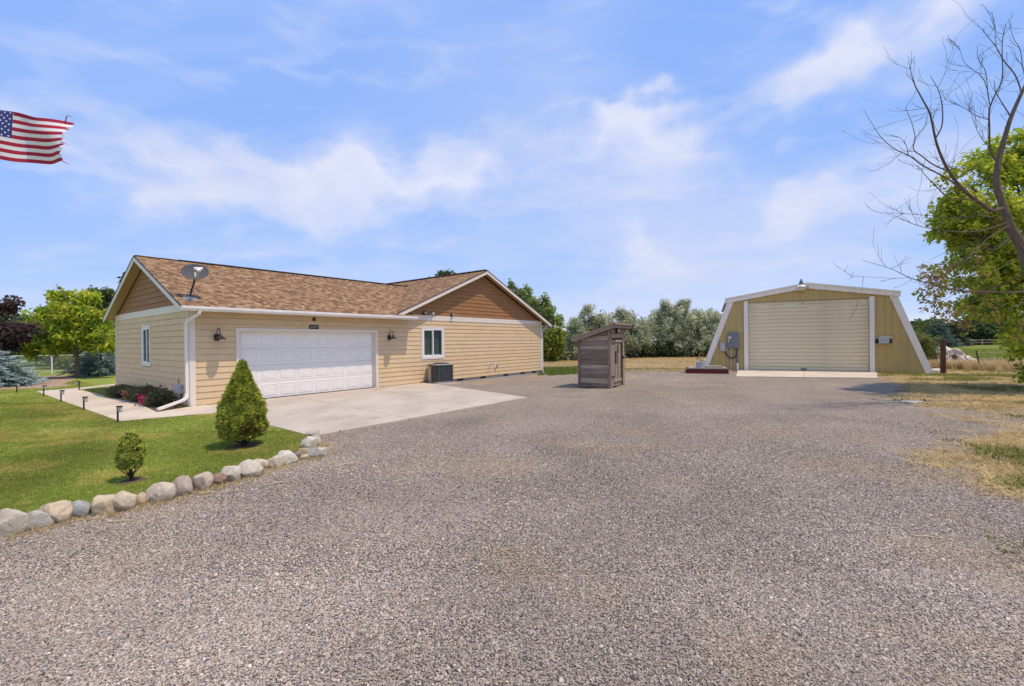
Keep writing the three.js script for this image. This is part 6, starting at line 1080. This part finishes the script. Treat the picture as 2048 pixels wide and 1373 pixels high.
// the big maple at the right edge
{
  const tones = [[0.495, 0.581, 0.061], [0.63, 0.676, 0.072], [0.329, 0.446, 0.057], [0.64, 0.65, 0.08], [0.24, 0.338, 0.052], [0.45, 0.541, 0.072]];
  const X = 17.45, Z = -15.0;
  const t = thing('maple_tree', 'big yellow-green maple filling the right edge of the view', 'tree', [X, 0, Z]);
  part('trunk', tube([[0.8, -0.1, 0.4, 0.30], [0.7, 1.6, 0.3, 0.24], [0.4, 3.8, 0.1, 0.19], [0.3, 6.2, 0, 0.12], [0.2, 8.2, 0, 0.04]], 10, 5), M.barkGrey, t);
  const lobes = [[0.2, 6.3, 0, 2.5, 1.7, 2.2], [-2.0, 5.9, 0.3, 1.6, 1.1, 1.3], [-2.4, 7.0, 0.2, 0.95, 0.5, 0.8], [-2.75, 5.2, 0.2, 0.75, 0.55, 0.7], [-2.7, 6.2, 0.2, 0.7, 0.4, 0.6], [-0.8, 7.6, 0, 1.2, 0.9, 1.0], [0.9, 8.3, 0, 1.5, 0.9, 1.2], [-1.8, 4.6, 0.3, 1.5, 1.0, 1.3], [-0.6, 3.5, 0.4, 1.9, 1.2, 1.6], [1.4, 4.2, 0.3, 2.0, 1.6, 1.8], [-1.6, 2.9, 0.4, 1.1, 0.6, 1.0], [0.6, 2.0, 0.5, 1.5, 1.0, 1.3], [-0.2, 1.0, 0.9, 1.0, 0.6, 0.9], [-0.6, 0.45, 1.2, 0.9, 0.45, 0.8], [-0.9, 1.7, 0.9, 0.9, 0.6, 0.8], [1.9, 1.2, 0.6, 1.2, 1.2, 1.1], [2.4, 6.5, 0, 1.8, 1.8, 1.6]];
  const R = rng(163);
  part('limbs', lobes.map((l) => { const f = 1.6 + 4 * R(); return tube([[0.55, Math.min(f, l[1]), 0.2, 0.10], [mix(0.5, l[0], 0.5), mix(Math.min(f, l[1]), l[1], 0.55) + 0.2, mix(0.2, l[2], 0.5), 0.06], [l[0], l[1], l[2], 0.02]], 6, 4); }), M.barkGrey, t);
  instanced('crown', leafSpray(11, 0.15, 0.115, 0.17, 164, 0.8, 0.55), M.leaf, crownList(lobes, 4600, 161, tones, [0.75, 1.25, 1.5], 0.52, 0.5), t);
  // hanging sprays with brownish seed bunches at the tips
  const sp = [[12.55, 3.30], [12.8, 3.55], [13.1, 3.25], [13.3, 3.6], [13.0, 2.95], [13.6, 3.3], [13.7, 2.8], [13.9, 3.55], [12.95, 2.55], [13.25, 2.35], [14.2, 3.0], [14.1, 2.5], [14.5, 3.3], [13.5, 3.85], [13.9, 4.2], [12.9, 3.85], [14.6, 2.35], [14.8, 2.8], [13.3, 2.05], [12.75, 3.1], [13.15, 2.75], [14.9, 1.9], [15.2, 2.4]];
  const br = [], br2 = [], tw = [];
  for (const [x, y] of sp) { const z = -13.6 + (R() - 0.5) * 1.2; for (let k = 0; k < 9; k++) { (R() < (x < 13.6 ? 0.72 : 0.3) ? br2 : br).push({ p: [x - X + (R() - 0.5) * 0.42, y + (R() - 0.5) * 0.42, z - Z + (R() - 0.5) * 0.5], r: [R() * 2, R() * 6, R() * 2], s: 0.5 + 0.4 * R(), c: R() < 0.5 ? [0.25, 0.30, 0.04] : [0.32, 0.34, 0.06] }); } tw.push(tube([[x - X + 1.6, y + 0.75, z - Z - 0.3, 0.012], [x - X + 0.7, y + 0.42, z - Z, 0.008], [x - X, y, z - Z, 0.003]], 4, 3)); }
  br2.forEach((e) => { const v = 0.7 + 0.6 * R(); e.c = [0.33 * v, 0.24 * v, 0.09 * v]; });
  part('twigs', tw, M.barkDead, t);
  instanced('leaves', leafSpray(8, 0.15, 0.11, 0.12, 166, 0.6, 0.8), M.leaf, br, t);
  instanced('seed_bunches', leafSpray(9, 0.12, 0.07, 0.10, 168, 0.4, 1), M.leaf, br2, t);
}
// bare dead limbs in front of it
{
  const DEAD = [
[14.6,1.16,-12,.170,14.2,2.51,-12,.160,13.75,4.12,-12,.150,13.41,4.78,-12,.125,13.22,5.32,-12,.105,13.06,5.95,-12,.090,13.1,6.44,-12,.080,13.28,7.12,-12,.070,13.45,7.66,-12,.058,13.77,8.38,-12,.048,14.17,9.21,-12,.030,14.37,10.01,-12,.012],
[12.84,6.44,-11.8,.050,12.61,6.67,-11.73,.042,12.5,7.25,-11.65,.036,12.43,7.69,-11.58,.032,12.45,7.93,-11.5,.030,12.44,8.03,-11.43,.027,12.5,8.31,-11.35,.024,12.44,9.23,-11.28,.016,12.45,9.63,-11.2,.009],
[12.24,7.71,-11.4,.020,12.07,7.91,-11.28,.018,11.87,8.42,-11.15,.014,11.56,8.67,-11.03,.011,11.41,8.9,-10.9,.006],
[13.67,7.8,-12.2,.030,13.64,8.24,-12.37,.022,13.64,8.63,-12.53,.018,13.76,9.09,-12.7,.010],
[13.95,8.39,-12.2,.035,14.08,8.61,-12.32,.030,14.05,9.08,-12.43,.028,13.9,9.51,-12.55,.024,13.77,10.04,-12.67,.018,13.59,10.49,-12.78,.011,13.7,10.72,-12.9,.006],
[13.07,9.58,-12,.014,13.2,10.1,-12.15,.008,13.36,10.39,-12.3,.004],
[14.52,9.16,-12.6,.022,14.64,9.47,-12.75,.020,14.73,10.09,-12.9,.016,14.72,10.5,-13.05,.012,14.73,11.19,-13.2,.006],
[12.22,7.96,-11.4,.013,11.91,8.3,-11.25,.011,11.43,8.49,-11.1,.009,11.12,8.56,-10.95,.007,10.86,8.84,-10.8,.004],
[13.08,5.2,-11.9,.100,12.7,5.12,-11.79,.090,12.3,5.28,-11.68,.082,11.81,5.53,-11.57,.074,11.37,5.87,-11.46,.064,10.99,6.3,-11.35,.054,10.73,6.71,-11.25,.046,10.53,7.12,-11.14,.040,10.36,7.34,-11.03,.034,10.09,7.6,-10.92,.028,9.77,7.98,-10.81,.019,9.55,8.44,-10.7,.006],
[10.39,6.66,-10.9,.028,10.41,6.86,-10.78,.025,10.31,7.23,-10.65,.020,10.11,7.59,-10.53,.015,9.78,7.89,-10.4,.006],
[11.55,5.42,-11.3,.040,10.97,5.72,-11.16,.034,10.5,5.85,-11.01,.030,10.03,5.98,-10.87,.027,9.6,6.15,-10.73,.023,9.13,6.26,-10.59,.018,8.67,6.48,-10.44,.012,8.27,6.86,-10.3,.005],
[11.02,5.93,-11.2,.030,10.47,6.11,-11.1,.026,10.15,6.25,-11,.023,9.84,6.39,-10.9,.020,9.79,6.61,-10.8,.016,9.64,6.87,-10.7,.012,9.38,7.26,-10.6,.005],
[9.62,6.2,-10.8,.015,9.46,6.38,-10.67,.011,9.21,6.49,-10.53,.008,8.84,6.52,-10.4,.004],
[12.21,5.3,-11.6,.035,11.59,5.31,-11.4,.030,10.97,5.3,-11.2,.026,10.46,5.54,-11,.020,10.05,5.69,-10.8,.014,9.67,5.89,-10.6,.006],
[13.14,4.91,-11.9,.030,12.22,4.95,-11.64,.024,11.19,4.82,-11.38,.018,10.57,4.81,-11.12,.014,9.7,4.8,-10.86,.010,8.78,4.76,-10.6,.004],
[13.21,4.83,-11.9,.040,12.15,4.54,-11.58,.030,11.06,4.46,-11.25,.022,9.94,4.54,-10.93,.014,9.12,4.69,-10.6,.008],
[14.27,3.04,-12,.050,13.42,2.96,-11.79,.045,12.45,2.95,-11.57,.040,11.38,2.98,-11.36,.032,10.53,3.11,-11.14,.025,9.75,3.26,-10.93,.017,9.13,3.44,-10.71,.011,8.26,3.62,-10.5,.004],
[9.84,3.27,-11,.010,9.32,3.24,-10.85,.007,8.11,3.29,-10.7,.003],
[13.27,4.75,-11.9,.035,12.48,4.36,-11.7,.028,12.01,4.04,-11.5,.022,11.42,3.62,-11.3,.014,10.96,3.1,-11.1,.006],
[13.51,4.53,-12,.030,12.76,4.09,-11.78,.022,12.12,4.18,-11.55,.016,11.32,4.07,-11.32,.010,10.41,3.72,-11.1,.005],
[12.47,5.83,-11.5,.020,11.81,5.88,-11.27,.016,11.16,5.98,-11.03,.011,10.5,5.94,-10.8,.005],
[12.84,6.77,-11.9,.018,12.72,7.1,-12.03,.014,12.66,7.57,-12.17,.009,12.66,8.11,-12.3,.004],
[12.34,7.37,-11.5,.016,11.89,7.41,-11.37,.012,11.44,7.53,-11.23,.009,10.79,7.72,-11.1,.004]];
  const t = thing('dead_tree', 'bare grey dead tree reaching across the sky before the maple', 'tree', [15.2, 0, -12]), R = rng(177);
  const rows = DEAD.map((a) => { const o = []; for (let i = 0; i < a.length; i += 4) o.push([a[i] - 15.2, a[i + 1], a[i + 2] + 12, Math.max(0.0038, a[i + 3] * (i < 0 ? 1 : 0.54))]); return o; });
  rows[0].forEach((p) => { p[3] *= 1.45; }); const first = rows[0][0]; rows[0].unshift([first[0] + 0.35, -0.1, first[2], 0.16]);
  const twigs = [];
  const shoot = (p, dir, len, r, depth) => {
    const pts = [[p.x, p.y, p.z, r]], d = dir.clone(), q = p.clone(), n = 4;
    for (let k = 1; k <= n; k++) { d.add(new THREE.Vector3((R() - 0.5) * 0.45, (R() - 0.35) * 0.35, (R() - 0.5) * 0.45)).normalize(); q.addScaledVector(d, len / n); pts.push([q.x, q.y, q.z, Math.max(0.0028, r * (1 - 0.8 * k / n))]); if (depth && R() < 0.5) { const s = new THREE.Vector3(R() - 0.5, R() - 0.3, R() - 0.5).add(d).normalize(); shoot(q.clone(), s, len * (0.35 + 0.3 * R()), Math.max(0.003, r * 0.5), depth - 1); } }
    twigs.push(tube(pts, 4, 2));
  };
  rows.forEach((row, i) => {
    part(i ? 'branch' : 'trunk', tube(row, i ? 7 : 10, 5), i ? M.barkDead : M.barkGrey, t);
    for (let k = 1; k < row.length; k++) { const a = new THREE.Vector3(...row[k - 1]), b = new THREE.Vector3(...row[k]), L = a.distanceTo(b); if (i === 0 && k < 3) continue; const n = Math.ceil(L * 3.0); for (let j = 0; j < n; j++) { if (R() < 0.25) continue; const p = a.clone().lerp(b, R()), d = b.clone().sub(a).normalize(), s = new THREE.Vector3(R() - 0.62, R() - 0.42, R() - 0.5).normalize().multiplyScalar(0.9).add(d.multiplyScalar(0.7)).normalize(); shoot(p, s, 0.3 + 0.95 * R() * R(), 0.0052, 1); } }
  });
  part('twigs', twigs, M.barkDead, t).userData.kind = 'stuff';
}
// ---------------------------------------------------------------- flag on its pole at the left
{
  const X = -10.75, Z = -9.0, t = thing('flag_pole', 'white flag pole just beyond the left edge of the lawn view', 'flag pole', [X, 0, Z]);
  part('pole', cyl(0.03, 0.045, 7.4, 0, 3.7, 0, 14), M.white, t); part('finial', new THREE.SphereGeometry(0.07, 16, 10).translate(0, 7.45, 0), M.brass, t);
  const f = thing('flag', 'frayed red, white and blue flag with stars blowing in the wind', 'flag', [X + 0.02, 5.63, Z]);
  const Lf = 1.86, Hf = 0.98, red = mat([0.40, 0.028, 0.055], 0.75, { side: THREE.DoubleSide, sheen: 0.3 }), wht = mat([0.78, 0.77, 0.79], 0.75, { side: THREE.DoubleSide, sheen: 0.3 }), blu = mat([0.045, 0.06, 0.22], 0.75, { side: THREE.DoubleSide, sheen: 0.3 });
  // cloth surface: s along the fly, v from the bottom edge upwards
  const P = (s, v, off = 0) => {
    const x = s * Lf, top = Hf - 0.08 * sstep(0.35, 1.0, s) - 0.20 * s + 0.03 * Math.sin(s * 7), bot = -0.24 * s - 0.05 * Math.sin(s * 5) * s + 0.03 * s * s;
    const y = mix(bot, top, v) + 0.018 * Math.sin(s * 13 + v * 2.2) * s, fold = sstep(0.62, 1, v) * 0.14;
    const z = 0.075 * Math.sin(s * 7.5 + v * 2.6) * (0.25 + s) + 0.03 * Math.sin(s * 15 - v * 3.6) * s - fold * (0.4 + 0.6 * s) * 0.5 + off;
    return [x - 0.05 * s * v, y, z];
  };
  const strip = (s0, s1, v0, v1, m, name, tail) => {
    const n = 40, q = 3, pos = [], idx = [], uv = [];
    for (let i = 0; i <= n; i++) for (let j = 0; j <= q; j++) { const v = mix(v0, v1, j / q), e = s1 + (tail ? tail[j] : 0), s = mix(s0, e, i / n); pos.push(...P(s, v)); uv.push(s, v); }
    for (let i = 0; i < n; i++) for (let j = 0; j < q; j++) { const a = i * (q + 1) + j; idx.push(a, a + q + 1, a + 1, a + 1, a + q + 1, a + q + 2); }
    const g = new THREE.BufferGeometry(); g.setAttribute('position', new THREE.Float32BufferAttribute(pos, 3)); g.setAttribute('uv', new THREE.Float32BufferAttribute(uv, 2)); g.setIndex(idx); g.computeVertexNormals(); part(name, g, m, f);
  };
  const R = rng(191);
  for (let k = 0; k < 13; k++) { const v0 = k / 13, v1 = (k + 1) / 13; strip(k > 5 ? 0.36 : 0, 0.975, v0, v1, k % 2 ? wht : red, 'stripe', [0, 1, 2, 3].map(() => (R() - 0.5) * 0.07)); }
  strip(0, 0.36, 6 / 13, 1, blu, 'canton');
  const st = []; for (let r = 0; r < 9; r++) for (let c = 0; c < (r % 2 ? 5 : 6); c++) { const s = 0.36 * ((c + (r % 2 ? 1 : 0.5)) / 6), v = 6 / 13 + (7 / 13) * ((r + 0.6) / 9.2), sh = []; for (let k = 0; k < 10; k++) { const a = Math.PI / 2 + (k * Math.PI) / 5, q = k % 2 ? 0.40 : 1; sh.push([s + (Math.cos(a) * q * 0.026) / Lf, v + (Math.sin(a) * q * 0.026) / Hf]); } for (const o of [0.004, -0.004]) for (let k = 0; k < 10; k++) { const c0 = P(s, v, o), a = P(...sh[k], o), b = P(...sh[(k + 1) % 10], o); st.push(...c0, ...a, ...b); } }
  { const g = new THREE.BufferGeometry(); g.setAttribute('position', new THREE.Float32BufferAttribute(st, 3)); g.computeVertexNormals(); part('stars', g, wht, f).userData.kind = 'stuff'; }
  // loose threads and torn tails at the fly end
  const tails = [[0.93, 0.99, 0.14, 0.10, 1], [0.97, 0.40, 0.12, -0.03, 1], [0.97, 0.03, 0.14, -0.09, 1], [0.97, 0.22, 0.10, 0.02, 0], [0.965, 0.62, 0.10, -0.06, 0], [0.96, 0.80, 0.11, -0.03, 0]];
  for (const [s, v, dx, dy, r] of tails) { const a = P(s, v), b = [a[0] + dx * 0.5, a[1] + dy * 0.8 + 0.02, a[2] + 0.03], c = [a[0] + dx, a[1] + dy, a[2] - 0.02]; part('torn_tail', tube([[...a, 0.010], [...b, 0.008], [...c, 0.003]], 5, 4).scale(1, 1, 1), r ? red : wht, f); }
}
// ---------------------------------------------------------------- twigs and straws lying on the gravel
{
  const R = rng(211), tw = []; for (let k = 0; k < 46; k++) { const d = 2.6 + 7 * R() * R(), x = (R() * 2 - 1) * d * 1.1; if (inside(LAWN, x, d) || inside(DRIVE, x, d)) continue; const a = R() * 6.28, L = 0.05 + 0.16 * R(); tw.push(tube([[x, 0.013, -d, 0.0022], [x + Math.cos(a) * L * 0.5, 0.018, -d + Math.sin(a) * L * 0.5 + 0.01, 0.0024], [x + Math.cos(a) * L, 0.012, -d + Math.sin(a) * L, 0.0012]], 4, 2)); }
  for (const [x, d, a, L] of [[-3.15, 5.62, 0.5, 0.34], [-2.62, 6.42, 0.6, 0.42], [-3.75, 5.32, 0.3, 0.2], [-4.1, 4.5, 0.1, 0.28], [3.6, 4.0, -0.3, 0.22]]) tw.push(tube([[x, 0.016, -d, 0.006], [x + Math.cos(a) * L * 0.5, 0.024, -d - Math.sin(a) * L * 0.5, 0.0065], [x + Math.cos(a) * L, 0.016, -d - Math.sin(a) * L, 0.003]], 5, 3));
  const m = part('straw_litter', tw, mat([0.52, 0.42, 0.26], 0.9)); tag(m, 'dry straws and twigs scattered on the gravel', null, null, 'stuff');
}
renderer.render(scene, camera);
